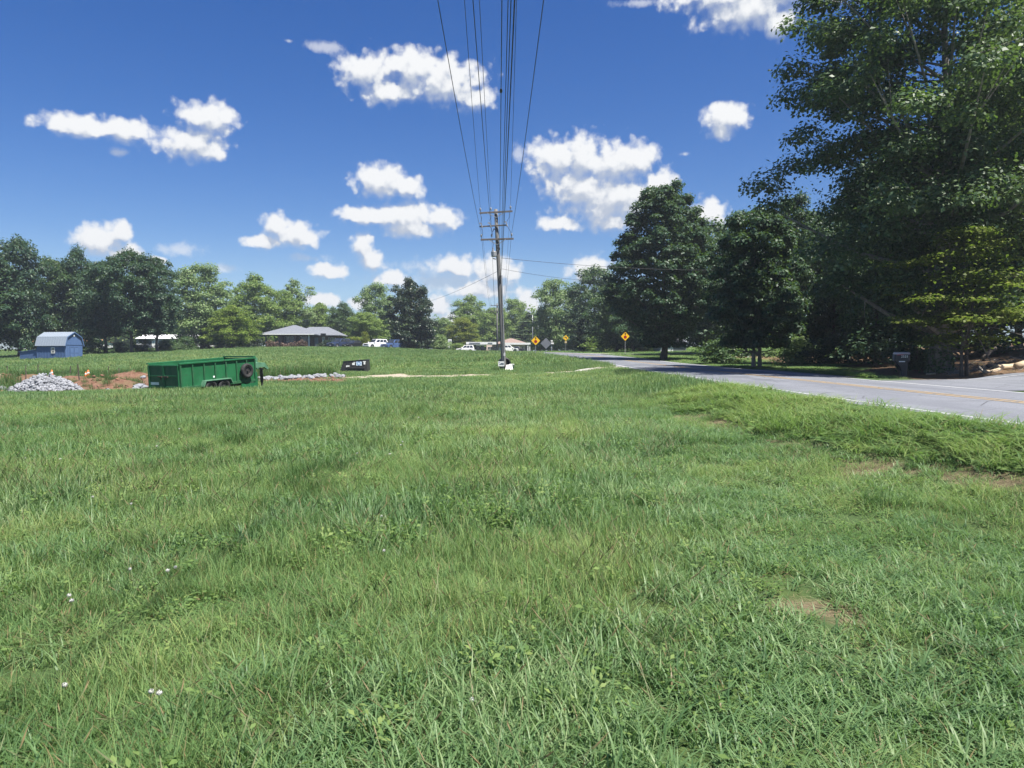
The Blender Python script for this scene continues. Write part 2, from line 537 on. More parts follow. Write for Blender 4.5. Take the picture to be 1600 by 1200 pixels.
TRACK = densify(np.array([(7.6, 53.5, 0), (5.4, 51.2, 0), (2.5, 50.4, 0), (-3, 50.6, 0), (-7.5, 50.5, 0), (-13, 49.5, 0), (-19, 48.5, 0)], float), .5)
MOWN = densify(np.array([(6.9, 3, 0), (5.9, 7.5, 0), (5.1, 10.5, 0), (4.6, 15.5, 0), (4.45, 21, 0), (4.5, 28, 0), (4.0, 38, 0), (3.6, 47, 0)], float), .5)
MOUTH = densify(np.array([(14.2, 29.5, 0), (17, 28.6, 0), (20.5, 28.2, 0), (26, 27.2, 0), (34, 25, 0), (46, 21, 0)], float), .6)
SIDE = densify(np.array([(10, 104, 0), (14.5, 99, 0), (20, 97, 0), (30, 97, 0)], float), .5)
BARE = [(*P(1262, 915, 4.8)[:2], .27, .42), (*P(1295, 965, 4.4)[:2], .15, .2), (*P(1170, 1005, 4.1)[:2], .14, .13), (*P(1005, 895, 5.1)[:2], .16, .18), (*P(800, 880, 5.3)[:2], .12, .12)]


def masks(x, y):
    """clay, track, dry mown line, bare straw, forest litter, road distance (signed), all per point"""
    x, y = np.asarray(x, float).ravel(), np.asarray(y, float).ravel()
    e = 1.6 * sn(x, y, 2.2, 21) + .8 * sn(x, y, .7, 22)
    xl = -x / np.maximum(y, 1)
    clay = ss(y + e * .8, 40.0, 43.5) * (1 - ss(y + e, 54.5, 57.5)) * ss(xl, .30 + .02 * 0, .40) * (1 - ss(xl, .72, .85))
    clay = np.maximum(clay, ss(y + e * .6, 43.5, 46) * (1 - ss(y + e * .6, 49.5, 52)) * ss(xl, .18, .24) * (1 - ss(xl, .34, .4)) * .7)
    st, _ = path_dist(TRACK, x, y)
    track = (1 - ss(np.abs(st) + .35 * e, .75, 1.7)) * ((y > 20) & (y < 80))
    pad = np.exp(-(((x + 6.8) / 4.2) ** 2 + ((y - 50.6) / 2.6) ** 2))
    track = np.maximum(track * .8, ss(pad + .12 * e, .35, .7))
    sm, _ = path_dist(MOWN, x, y)
    wd = .42 + .2 * np.exp(-((y - 18.0) / 2.2) ** 2) - .12 * (y > 22)
    mown = (1 - ss(np.abs(sm) + .16 * sn(x, y, .8, 31), wd * .6, wd * 1.5)) * (y < 49) * (y > 2)
    mown *= .47 + .42 * np.exp(-((y - 18.0) / 2.0) ** 2) + .22 * (y < 11)
    bare = np.zeros_like(x)
    for bx, by, rx, ry in BARE:
        bare = np.maximum(bare, 1 - ss(np.hypot((x - bx) / rx, (y - by) / ry) + .22 * sn(x, y, .22, 33), .6, 1.15))
    s, _ = path_dist(RC, x, y)
    litter = ss(s + 1.2 * sn(x, y, 3, 41), 11.0, 15.0) * ss(y, 10, 25) * (1 - ss(y, 92, 104))
    bank = ss(x - .42 * y + .6 * e * .5, .6, 2.0) * ss(y, 29, 31.5) * (1 - ss(y, 48, 56)) * ss(s, HALF + 1.5, HALF + 3)
    litter = np.maximum(litter, bank)
    sd, _ = path_dist(SIDE, x, y)
    dm, _ = path_dist(MOUTH, x, y)
    on_mouth = ((dm > -3.3) & (dm < 8.0) & (s > 0)) | ((s > 0) & (s < HALF + 6) & (y > 16) & (y < 32.5))
    return clay, track, np.clip(mown, 0, 1), bare, litter, s, np.where(on_mouth, 0, np.abs(sd))


def axis(segs):
    out = [segs[0][0]]
    for a, b, st in segs:
        n = max(1, int(round((b - a) / st)))
        out += list(np.linspace(a, b, n + 1)[1:])
    return np.array(out)


def build_ground():
    gx = axis([(-420, -300, 30), (-300, -110, 12), (-110, -45, 2.2), (-45, -12, .7), (-12, 14, .36), (14, 45, .8), (45, 120, 3), (120, 300, 15), (300, 420, 30)])
    gy = axis([(-60, -12, 4), (-12, 0, .8), (0, 16, .3), (16, 70, .55), (70, 180, 1.8), (180, 320, 8), (320, 640, 40)])
    X, Y = np.meshgrid(gx, gy)
    Z = tz(X, Y)
    nx, ny = len(gx), len(gy)
    i = (np.arange(ny - 1)[:, None] * nx + np.arange(nx - 1)[None]).ravel()
    loops = np.stack([i, i + 1, i + nx + 1, i + nx], 1).ravel()
    me = fast_mesh("ground", np.stack([X.ravel(), Y.ravel(), Z.ravel()], 1), 4, loops, True)
    cl, tr, mo, ba, li, s, sd = masks(X, Y)
    for nm, arr in (('clay', cl), ('track', tr), ('dry', np.maximum(mo, ba)), ('litter', li)):
        me.attributes.new(nm, 'FLOAT', 'POINT').data.foreach_set('value', arr.astype(np.float32))
    m = bpy.data.materials.new('ground')
    m.use_nodes = True
    g = NT(m.node_tree)
    out = g.n('ShaderNodeOutputMaterial')
    co = g.n('ShaderNodeTexCoord').outputs['Object']
    A = lambda n: g.n('ShaderNodeAttribute', attribute_name=n).outputs['Fac']
    n1, n2, n3 = g.noise(co, .5, 6, .6), g.noise(co, 4, 6, .65), g.noise(co, 26, 5, .7)
    col = g.mix(g.mr(n2, .35, .65), (0.038, 0.066, 0.020), (0.062, 0.092, 0.026))
    col = g.mix(g.mr(n1, .42, .62), col, (0.050, 0.085, 0.030))
    col = g.mix(g.mr(n3, .55, .75), col, (0.085, 0.075, 0.035))
    clay = g.mix(g.mr(n2, .35, .65), (0.125, 0.066, 0.043), (0.19, 0.11, 0.075))
    clay = g.mix(g.mr(n1, .5, .62), clay, (0.12, 0.095, 0.05))
    grav = g.mix(g.mr(n3, .35, .65), (0.25, 0.205, 0.15), (0.40, 0.36, 0.29))
    grav = g.mix(g.mr(n2, .55, .7), grav, (0.16, 0.13, 0.07))
    dry = g.mix(g.mr(n3, .3, .7), (0.075, 0.062, 0.034), (0.17, 0.14, 0.085))
    lit = g.mix(g.mr(n3, .35, .65), (0.085, 0.055, 0.036), (0.20, 0.125, 0.075))
    lit = g.mix(g.mr(n2, .5, .66), lit, (0.05, 0.062, 0.022))
    jit = g.m('MULTIPLY', g.m('SUBTRACT', n2, .5), 1.1)
    def over(col, a, c):
        return g.mix(g.mr(g.m('ADD', A(a), jit), .3, .62), col, c)
    col = over(col, 'litter', lit)
    col = over(col, 'dry', dry)
    col = over(col, 'track', grav)
    col = over(col, 'clay', clay)
    b = g.n('ShaderNodeBsdfPrincipled', {'Base Color': col, 'Roughness': .95, 'Specular IOR Level': .15})
    bn = g.n('ShaderNodeBump', {'Strength': .7, 'Distance': .05, 'Height': g.m('ADD', n2, g.m('MULTIPLY', n3, .5))})
    g.t.links.new(bn.outputs[0], b.inputs['Normal'])
    g.t.links.new(b.outputs[0], out.inputs[0])
    tag(link("ground", me, m), "rolling field of soil under the grass, with red clay and bare patches", "ground", kind='structure')


build_ground()


# ------------------------------------------------------------------ road
def strip(path, off0, off1, dz, i0=0, i1=None, across=1, crown=0.0):
    """sheet along a path between two sideways offsets; returns verts, quads"""
    p = path[i0:i1]
    t = np.gradient(path[:, :2], axis=0)[i0:i1]
    t /= np.linalg.norm(t, axis=1)[:, None]
    n = np.stack([t[:, 1], -t[:, 0]], 1)
    vs = []
    for k in range(across + 1):
        o0 = np.broadcast_to(off0, len(p)) if np.ndim(off0) == 0 else off0[i0:i1]
        o1 = np.broadcast_to(off1, len(p)) if np.ndim(off1) == 0 else off1[i0:i1]
        o = o0 + (o1 - o0) * k / across
        vs.append(np.stack([p[:, 0] + n[:, 0] * o, p[:, 1] + n[:, 1] * o, p[:, 2] + dz - crown * (o / HALF) ** 2], 1))
    V = np.stack(vs, 1).reshape(-1, 3)
    m = across + 1
    i = (np.arange(len(p) - 1)[:, None] * m + np.arange(across)[None]).ravel()
    return V, np.stack([i, i + 1, i + m + 1, i + m], 1).ravel()


def asphalt():
    m = bpy.data.materials.new('worn_asphalt')
    m.use_nodes = True
    g = NT(m.node_tree)
    out = g.n('ShaderNodeOutputMaterial')
    co = g.n('ShaderNodeTexCoord').outputs['Object']
    n1, n2 = g.noise(g.vm('MULTIPLY', co, (.8, .12, 1)), 1.0, 5, .6), g.noise(co, 45, 4, .7)
    col = g.mix(g.mr(n1, .35, .65), (0.14, 0.148, 0.168), (0.21, 0.22, 0.243))
    col = g.mix(g.mr(n2, .35, .7), col, (0.10, 0.105, 0.118))
    pat = g.mr(g.noise(g.vm('MULTIPLY', co, (1, .4, 1)), .35, 4, .6), .58, .62)
    col = g.mix(pat, col, (0.115, 0.122, 0.14))
    cr = g.n('ShaderNodeTexVoronoi', {'Vector': co, 'Scale': .55}, feature='DISTANCE_TO_EDGE').outputs[0]
    col = g.mix(g.m('MULTIPLY', g.mr(cr, .012, .004), g.mr(n1, .45, .6)), col, (0.05, 0.052, 0.056))
    b = g.n('ShaderNodeBsdfPrincipled', {'Base Color': col, 'Roughness': .82, 'Specular IOR Level': .3})
    bn = g.n('ShaderNodeBump', {'Strength': .35, 'Distance': .01, 'Height': n2})
    g.t.links.new(bn.outputs[0], b.inputs['Normal'])
    g.t.links.new(b.outputs[0], out.inputs[0])
    return m


M['asphalt'] = asphalt()
wear = lambda n, c, bg, thr: pmat(n, c, bg, 9, .6, lo=thr, hi=thr + .08)
M['line_white'] = wear('worn_white_line', (0.40, 0.41, 0.42), (0.20, 0.206, 0.22), .52)
M['line_bright'] = wear('white_edge_line', (0.56, 0.57, 0.57), (0.26, 0.266, 0.28), .63)
M['line_yellow'] = wear('worn_yellow_line', (0.40, 0.26, 0.09), (0.19, 0.17, 0.14), .52)


def build_road():
    V, L = strip(RC, -HALF, HALF, 0, across=8, crown=.06)
    road = tag(link("road", fast_mesh("road", V, 4, L, True), M['asphalt']), "grey two lane country road with worn double yellow centre lines curving away", "road", kind='structure')
    k = int(np.argmin(np.abs(RC[:, 1] - 128)))
    for nm, a, b, mt in (("edge_line", -3.12, -3.0, 'line_white'), ("edge_line", 2.98, 3.13, 'line_bright'), ("centre_line", -.21, -.10, 'line_yellow'), ("centre_line", .10, .21, 'line_yellow')):
        V, L = strip(RC, a, b, .005, 0, k, crown=.06)
        link(nm, fast_mesh(nm, V, 4, L), M[mt], road)
    # the shoulder and side mouth on the far side near the mailbox
    sh = MOUTH.copy()
    sh[:, 2] = tz(sh[:, 0], sh[:, 1])
    sh[:, 2] = np.maximum(sh[:, 2], .70) + .03
    wl = np.interp(np.arange(len(sh)), [0, len(sh) * .18, len(sh) - 1], [-.6, -2.6, -3.2])
    V, L = strip(sh, wl, 6.6, 0, across=9)
    s, rz = path_dist(RC, V[:, 0], V[:, 1])
    w = ss(s, HALF - .1, HALF + 3)
    V[:, 2] = (rz - .063) * (1 - w) + np.maximum(V[:, 2], tz(V[:, 0], V[:, 1]) + .02) * w
    sdv = tag(link("side_driveway", fast_mesh("side_driveway", V, 4, L, True), M['asphalt']), "paved driveway mouth joining the road beside the leaf covered bank", "driveway", kind='structure')
    c = len(sh)
    wd = np.full(c, .05)
    V2, L2 = strip(sh, np.full(c, -.9), np.full(c, -.72), 0, 0, int(c * .8), across=1)
    s, rz = path_dist(RC, V2[:, 0], V2[:, 1])
    w = ss(s, HALF - .1, HALF + 3)
    V2[:, 2] = (rz - .063) * (1 - w) + np.maximum(V2[:, 2], tz(V2[:, 0], V2[:, 1]) + .02) * w + .012
    link("painted_line", fast_mesh("painted_line", V2, 4, L2), M['line_white'], sdv)
    # gravel shoulder along the far edge
    k0, k1 = int(np.argmin(np.abs(RC[:, 1] - 33.5))), int(np.argmin(np.abs(RC[:, 1] - 46)))
    V, L = strip(RC, HALF - .1, HALF + .75, -.055, k0, k1, across=2)
    tag(link("gravel_shoulder", fast_mesh("gravel_shoulder", V, 4, L), pmat('shoulder_gravel', (.15, .14, .125), (.24, .225, .205), 14, .95, bump=.5)), "narrow pale gravel shoulder along the far side of the road", "shoulder", kind='structure')
    # concrete apron where the track leaves the road
    ap = np.array([(7.75, 51.6), (7.75, 57.4), (6.6, 55.6), (5.6, 53.3), (4.4, 52.2), (4.0, 50.6), (5.6, 50.5), (6.8, 50.9)])
    zz = tz(ap[:, 0], ap[:, 1]) + .05
    s, rz = path_dist(RC, ap[:, 0], ap[:, 1])
    zz = np.where(np.abs(s) < 4.2, rz - .05, zz)
    mb = MB()
    n = len(ap)
    cen = (*ap.mean(0), zz.mean())
    mb.add([(*a, z) for a, z in zip(ap, zz)] + [(*a, z - .15) for a, z in zip(ap, zz)] + [cen],
           [(i, (i + 1) % n, 2 * n) for i in range(n)] + [(i, (i + 1) % n, n + (i + 1) % n, n + i) for i in range(n)])
    tag(mb.build("driveway_apron", M['concrete']), "pale concrete apron where the gravel track meets the road", "driveway", kind='structure')
    # the side street beyond
    sd = SIDE.copy()
    sd[:, 2] = tz(sd[:, 0], sd[:, 1]) + .05
    V, L = strip(sd, -1.6, 1.6, 0, across=4)
    V[:, 2] = np.maximum(V[:, 2], tz(V[:, 0], V[:, 1]) + .03)
    tag(link("side_street", fast_mesh("side_street", V, 4, L, True), M['concrete']), "pale side drive leaving the road behind the stop ahead sign", "driveway", kind='structure')


build_road()

# ------------------------------------------------------------------ trees
def quads_from(pos, nrm, size, r, asp=.62, fold=.10):
    """leaf shaped quads: centres, normals, lengths"""
    n = len(pos)
    nrm = nrm / np.maximum(np.linalg.norm(nrm, axis=1), 1e-6)[:, None]
    a = r.normal(size=(n, 3))
    a[:, 2] -= .35
    t = a - nrm * (a * nrm).sum(1)[:, None]
    t /= np.maximum(np.linalg.norm(t, axis=1), 1e-6)[:, None]
    b = np.cross(nrm, t)
    s = size[:, None]
    v = np.stack([pos - t * s * .5, pos + b * s * asp * .5 + nrm * s * fold, pos + t * s * .5, pos - b * s * asp * .5 + nrm * s * fold], 1)
    return v.reshape(-1, 3)


def dome(t, p=.62, b=.35):
    """egg shaped crown outline: widest at height fraction b"""
    return np.where(t < b, np.sqrt(np.clip(1 - ((b - t) / (b + .12)) ** 2, 0, 1)), np.clip(1 - ((t - b) / (1 - b)) ** 2, 0, 1) ** p)


def cone(t, p=.8, b=.12):
    return np.where(t < b, .7 + .3 * t / b, np.clip(1 - (t - b) / (1 - b), 0, 1) ** p)


def tree_meshes(seed, H, Rr, z0, prof=dome, ncl=140, nleaf=15000, leaf=.4, clr=.2, flat=1.05, trunk_r=.25, up=.55, outer=1.5, lean=(0, 0), limbs=22, lump=.17, droop=0.0, layers=0, asym=(0, 0), twigs=0, fill=.14, rng_sz=.5):
    r = np.random.default_rng(seed)
    t = r.random(ncl * 6)
    t = t[r.random(len(t)) < np.clip(prof(t), .05, 1)][:ncl]
    if layers:
        t = (np.floor(t * layers) + .5 + .18 * r.normal(size=len(t))) / layers
        t = np.clip(t, 0, .99)
    n = len(t)
    az = r.random(n) * 6.283
    ph = r.random(4) * 6.283
    lm = 1 + lump * np.sin(3 * az + ph[0] + 4 * t) + lump * .8 * np.sin(5 * az + ph[1] - 9 * t) + lump * .7 * np.sin(2 * az + ph[2] + 13 * t) + r.normal(size=n) * .05
    rho = 1 - .8 * r.random(n) ** outer
    rad = np.clip(prof(t), .04, 1) * (Rr * (1 - clr * .35)) * rho * lm
    cx = rad * np.cos(az) + lean[0] * t * H + asym[0] * prof(t)
    cy = rad * np.sin(az) + lean[1] * t * H + asym[1] * prof(t)
    cz = z0 + (H - z0 - Rr * clr * .5) * t - droop * rho * rad
    cen = np.stack([cx, cy, cz], 1)
    rc = Rr * clr * (.55 + .9 * r.random(n))
    ci = r.choice(n, nleaf, p=rc ** 2 / (rc ** 2).sum())
    d = r.normal(size=(nleaf, 3))
    d /= np.linalg.norm(d, axis=1)[:, None]
    d[:, 2] = np.where(d[:, 2] < -.2, -d[:, 2] * .6, d[:, 2])
    u = r.random(nleaf) ** .38 * (1 + .14 * np.abs(r.normal(size=nleaf)))
    off = d * (rc[ci] * u)[:, None]
    off[:, 2] *= flat
    pos = cen[ci] + off
    nf = int(nleaf * fill)
    if nf:
        tf = r.random(nf)
        af = r.random(nf) * 6.283
        lf = 1 + lump * np.sin(3 * af + ph[0] + 4 * tf) + lump * .8 * np.sin(5 * af + ph[1] - 9 * tf)
        rf = np.clip(prof(tf), .04, 1) * Rr * .86 * r.random(nf) ** .5 * lf
        pos[:nf] = np.stack([rf * np.cos(af) + lean[0] * tf * H + asym[0] * prof(tf), rf * np.sin(af) + lean[1] * tf * H + asym[1] * prof(tf), z0 + (H - z0) * .96 * tf], 1)
    nrm = d * .8 + r.normal(size=(nleaf, 3)) * .42
    nrm[:, 2] += up
    V = quads_from(pos, nrm, leaf * (1 - rng_sz * .5 + rng_sz * r.random(nleaf) * 1.2), r)
    crown = fast_mesh("crown", V, 4, np.arange(len(V)))
    mb = MB()
    top = z0 + (H - z0) * .86
    k = 9
    wob = r.normal(size=(k, 2)) * trunk_r * .35
    pts = [(lean[0] * H * (i / (k - 1)) + wob[i, 0] * (i > 0), lean[1] * H * (i / (k - 1)) + wob[i, 1] * (i > 0), -.4 + (top + .4) * i / (k - 1)) for i in range(k)]
    rr = [trunk_r * (1.45 if i == 0 else 1) * (1 - .88 * i / (k - 1)) for i in range(k)]
    mb.tube(pts, rr, 9)
    pa = np.array(pts)
    order = r.permutation(n)[:limbs]
    for i in order:
        c = cen[i]
        zt = max(z0 * .75, min(c[2] - .45 * np.hypot(c[0], c[1]) - .3, top * .95))
        j = np.interp(zt, pa[:, 2], np.arange(k))
        s = np.array([np.interp(zt, pa[:, 2], pa[:, 0]), np.interp(zt, pa[:, 2], pa[:, 1]), zt])
        m = (s + c) / 2 + np.array((0, 0, -.06 * np.linalg.norm(c - s)))
        r0 = np.interp(j, np.arange(k), rr) * .5
        q = [s + (m - s) * f for f in (0, .55)] + [m + (c - m) * f for f in (.0, .5, 1)]
        mb.tube(q, [r0, r0 * .75, r0 * .58, r0 * .38, r0 * .12], 5, False)
        for _ in range(twigs):
            e = c + r.normal(size=3) * rc[i] * .9
            mb.tube([m + (c - m) * .5, (m + c) / 2 * .4 + e * .6, e], [r0 * .22, r0 * .12, r0 * .04], 3, False)
    return mb.mesh("trunk", True), crown


LEAF = {
    'dark': leafmat('dark_and_cloud_shaded_leaves', (0.017, 0.044, 0.024), (0.036, 0.078, 0.038), (0.07, 0.115, 0.062), .24, .5, .3),  # dark leaves; on the left wood this colour also carries a cloud's shadow
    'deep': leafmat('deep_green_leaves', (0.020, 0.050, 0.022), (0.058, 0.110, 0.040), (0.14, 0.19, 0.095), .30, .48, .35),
    'mid': leafmat('mid_green_leaves', (0.105, 0.175, 0.042), (0.19, 0.27, 0.070), (0.26, 0.32, 0.11), .40),
    'grey': leafmat('greyish_green_leaves', (0.12, 0.19, 0.072), (0.20, 0.28, 0.115), (0.28, 0.34, 0.18), .38),
    'bright': leafmat('bright_green_leaves', (0.11, 0.18, 0.030), (0.19, 0.26, 0.045), (0.25, 0.30, 0.07), .40),
    'yellow': leafmat('yellow_green_leaves', (0.11, 0.15, 0.022), (0.19, 0.21, 0.035), (0.24, 0.25, 0.05), .42),
    'olive': leafmat('olive_green_leaves', (0.06, 0.09, 0.017), (0.125, 0.155, 0.027), (0.19, 0.215, 0.042), .42),
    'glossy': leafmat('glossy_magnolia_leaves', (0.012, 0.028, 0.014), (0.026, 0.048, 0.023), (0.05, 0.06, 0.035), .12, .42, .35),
    'pine': leafmat('pine_needles', (0.045, 0.078, 0.038), (0.080, 0.115, 0.055), (0.12, 0.15, 0.08), .25),
    'cedar': leafmat('cedar_foliage', (0.016, 0.034, 0.020), (0.030, 0.055, 0.032), (0.045, 0.07, 0.04), .15),
}


def linked(name, me, mat, parent):
    """object on a shared mesh with its own material"""
    if not me.materials:
        me.materials.append(mat)
    o = link(name, me, None, parent)
    if me.materials[0] != mat:
        o.material_slots[0].link = 'OBJECT'
        o.material_slots[0].material = mat
    return o


def plant(name, label, cat, meshes, H0, R0, x, y, H, Rr, leaf, rz=0.0, group=None, bark='bark', sink=0.0):
    tr, cr = meshes
    t = thing(name, label, cat, (x, y, tz(x, y) - sink), rz, group)
    t.scale = (Rr / R0, Rr / R0, H / H0)
    linked("trunk", tr, M[bark], t)
    linked("crown", cr, LEAF[leaf], t)
    return t


def size_at(px, top, hw, d):
    p = P(px, 556, d)
    b = tz(p[0], d)
    return p[0], d, P(px, top, d)[2] - b, hw * d / FPX


def build_trees():
    # far kinds: unit trees of 14 m, scaled where they stand
    far = [tree_meshes(100 + i, 14, 5, .5 + .3 * (i % 3), prof=(lambda t, b=b, p=p: dome(t, p, b)), ncl=150, nleaf=24000, leaf=.33, clr=.19, trunk_r=.26, lump=.13)
           for i, (b, p) in enumerate([(.35, .6), (.45, .55), (.3, .7), (.5, .5)])]
    tall = [tree_meshes(120 + i, 14, 3.4, 1.5, prof=lambda t: dome(t, .5, .6), ncl=100, nleaf=12000, leaf=.36, clr=.26, trunk_r=.22, lump=.2) for i in range(2)]
    open_legs = [tree_meshes(130 + i, 16, 5, 2.9, prof=lambda t: dome(t, .5, .42), ncl=165, nleaf=28000, leaf=.34, clr=.18, trunk_r=.28, lump=.15, fill=.18) for i in range(2)]
    pine = tree_meshes(140, 14, 4, .8, prof=lambda t: cone(t, .65, .2), ncl=150, nleaf=13000, leaf=.42, clr=.2, flat=.42, trunk_r=.22, layers=9, droop=.05, up=.9)
    cedar = tree_meshes(141, 9, 2.2, .1, prof=lambda t: dome(t, .7, .22), ncl=120, nleaf=12000, leaf=.26, clr=.24, trunk_r=.16, lump=.08)
    rows = [
        # name, label, kind list, px, top, half width px, depth, leaf, rot
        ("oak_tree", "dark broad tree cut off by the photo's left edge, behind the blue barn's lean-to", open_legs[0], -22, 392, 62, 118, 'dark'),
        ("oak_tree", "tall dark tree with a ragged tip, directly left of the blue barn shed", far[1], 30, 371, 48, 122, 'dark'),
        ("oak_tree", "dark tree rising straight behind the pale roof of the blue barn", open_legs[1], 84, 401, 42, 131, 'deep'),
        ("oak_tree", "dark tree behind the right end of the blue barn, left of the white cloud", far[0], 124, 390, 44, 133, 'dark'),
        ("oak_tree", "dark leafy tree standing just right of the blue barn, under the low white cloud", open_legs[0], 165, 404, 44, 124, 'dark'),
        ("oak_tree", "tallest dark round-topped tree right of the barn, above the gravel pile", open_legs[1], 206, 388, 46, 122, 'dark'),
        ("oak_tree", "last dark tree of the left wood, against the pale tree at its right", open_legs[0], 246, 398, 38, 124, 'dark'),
        ("poplar_tree", "broad pale grey-green tree next to the dark left wood, above the green trailer", far[1], 316, 413, 52, 152, 'grey'),
        ("maple_tree", "low bright green tree in front of the grey-green trees, left of the brick house", far[2], 362, 474, 42, 146, 'bright'),
        ("poplar_tree", "grey-green tree with a rounded top, just left above the brick house", far[0], 398, 431, 44, 172, 'mid'),
        ("oak_tree", "mid green tree directly behind the left hip of the brick house roof", far[3], 440, 452, 38, 182, 'mid'),
        ("poplar_tree", "tall slim tree whose round head stands clear over the brick house ridge", tall[0], 464, 436, 24, 186, 'grey'),
        ("oak_tree", "lower green tree behind the right slope of the brick house roof", far[2], 500, 470, 30, 196, 'mid'),
        ("oak_tree", "darker low tree behind the dark blue parked vehicle and black car", far[0], 536, 474, 26, 190, 'deep'),
        ("poplar_tree", "rounded grey-green tree whose top shows just left of the dark magnolia", far[1], 588, 443, 34, 184, 'grey'),
        ("maple_tree", "bright low tree behind the white parked car, beside the dark magnolia", far[3], 574, 486, 32, 170, 'mid'),
        ("oak_tree", "pale green low tree at the right foot of the dark magnolia", far[2], 693, 494, 26, 205, 'grey'),
        ("oak_tree", "tallest distant tree behind the yellow-green tree, left of the utility pole", far[0], 735, 463, 34, 235, 'mid'),
        ("oak_tree", "distant green tree directly behind the lower part of the utility pole", far[3], 772, 478, 28, 240, 'mid'),
        ("maple_tree", "small yellow-green round tree standing left of the filling station canopy", far[1], 722, 496, 28, 196, 'yellow'),
        ("oak_tree", "distant tree rising right of the utility pole above the pale station roof", far[1], 803, 467, 27, 245, 'mid'),
        ("pine_tree", "pine with layered pale branches behind the filling station's right end", pine, 826, 486, 34, 215, 'pine'),
        ("oak_tree", "greyer tree at the road bend behind the yellow turn sign, left of taller trees", far[3], 868, 432, 36, 168, 'grey'),
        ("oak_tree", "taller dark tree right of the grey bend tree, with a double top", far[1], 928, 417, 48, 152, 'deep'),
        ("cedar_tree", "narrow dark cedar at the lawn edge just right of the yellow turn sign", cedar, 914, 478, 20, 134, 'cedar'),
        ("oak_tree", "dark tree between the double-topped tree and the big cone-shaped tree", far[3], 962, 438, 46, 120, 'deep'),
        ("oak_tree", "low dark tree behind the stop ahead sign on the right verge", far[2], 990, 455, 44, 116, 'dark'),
        ("oak_tree", "dark tree in the gap right behind the cone-shaped roadside tree", far[1], 1106, 345, 80, 92, 'dark'),
    ]
    for i, (nm, lb, me, px, top, hw, d, lf) in enumerate(rows):
        x, y, H, Rr = size_at(px, top, hw, d)
        H0, R0 = {id(pine): (14, 4), id(cedar): (9, 2.2), id(open_legs[0]): (16, 5), id(open_legs[1]): (16, 5), id(tall[0]): (14, 3.4)}.get(id(me), (14, 5))
        plant(nm, lb, "tree", me, H0, R0, x, y, H, Rr, lf, rz=i * 1.7, group="trees along the edges of the field")
    # distant wood behind everything, one mass
    r = np.random.default_rng(77)
    Vs = []
    for i in range(120):
        a = r.uniform(-50, 20)
        d = r.uniform(250, 330)
        x = math.tan(R(a)) * d
        if x < -260: continue
        z = tz(x, d)
        h, w = r.uniform(11, 15), r.uniform(4, 6)
        n = 1500
        dd = r.normal(size=(n, 3))
        dd /= np.linalg.norm(dd, axis=1)[:, None]
        u = r.random(n) ** .4 * (1 + .25 * np.sin(dd[:, 0] * 5 + i) * np.cos(dd[:, 2] * 6))
        pos = dd * u[:, None] * (w, w, h * .5) + (x, d, z + h * .5)
        Vs.append(quads_from(pos, dd + r.normal(size=(n, 3)) * .5 + (0, 0, .4), .9 * (.6 + r.random(n)), r))
    V = np.concatenate(Vs)
    tag(link("far_wood", fast_mesh("far_wood", V, 4, np.arange(len(V))), LEAF['mid']), "far band of green woodland closing the view behind house and station", "woodland", kind='stuff')

    # the magnolia beside the parked cars
    x, y, H, Rr = size_at(642, 433, 39, 152)
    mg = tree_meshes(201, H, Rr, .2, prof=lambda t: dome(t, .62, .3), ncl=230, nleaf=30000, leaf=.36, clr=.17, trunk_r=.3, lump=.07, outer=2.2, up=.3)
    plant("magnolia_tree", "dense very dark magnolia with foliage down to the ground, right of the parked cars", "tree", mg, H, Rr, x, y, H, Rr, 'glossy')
    # cone-shaped roadside tree
    x, y, H, Rr = size_at(1036, 286, 86, 74)
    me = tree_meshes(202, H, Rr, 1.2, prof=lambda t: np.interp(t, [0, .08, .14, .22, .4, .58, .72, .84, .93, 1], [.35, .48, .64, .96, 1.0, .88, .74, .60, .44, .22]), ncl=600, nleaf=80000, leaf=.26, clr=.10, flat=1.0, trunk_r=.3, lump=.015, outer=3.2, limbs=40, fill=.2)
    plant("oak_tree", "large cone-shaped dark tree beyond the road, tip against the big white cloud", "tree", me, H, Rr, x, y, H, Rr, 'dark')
    # companion with the double trunk, at the lawn by the road
    x, y, H, Rr = size_at(1178, 322, 78, 50)
    me = tree_meshes(203, H, Rr, 1.3, prof=lambda t: dome(t, .5, .4), ncl=210, nleaf=56000, leaf=.21, clr=.15, trunk_r=.13, lump=.14, outer=1.6, limbs=34)
    t = plant("oak_tree", "dark tree with two thin pale trunks on the lawn beside the road", "tree", me, H, Rr, x, y, H, Rr, 'dark', bark='bark_pale')
    mb = MB()
    mb.tube([(.42, .1, -.3), (.4, .1, 1.4), (.3, 0, 3), (.1, 0, 4.6)], [.15, .12, .1, .06], 8)
    mb.build("trunk", M['bark_pale'], t, True)
    # the great tree over the mailbox
    tx, ty = P(1468, 556, 37.5)[0], 37.5
    H = 25.0
    me = tree_meshes(204, H, 7.6, 2.4, prof=lambda t: np.interp(t, [0, .12, .25, .36, .46, .6, .72, .86, 1], [.62, .82, .96, 1.06, .97, .92, .94, .74, .3]), ncl=330, nleaf=140000, leaf=.205, clr=.145, flat=.9, fill=.06,
                     trunk_r=.42, lump=.09, outer=1.2, limbs=60, asym=(-.7, -.4), twigs=2)
    t = plant("oak_tree", "tallest tree of the photo, its crown leaving the frame over the dark mailbox", "tree", me, H, 7.6, tx, ty, H, 7.6, 'deep', bark='bark_pale')
    # ivy round its foot
    r = np.random.default_rng(5)
    n = 900
    a, z = r.random(n) * 6.283, r.random(n) ** 1.3 * 1.9
    rad = .50 + .16 * r.random(n)
    pos = np.stack([np.cos(a) * rad, np.sin(a) * rad, z], 1)
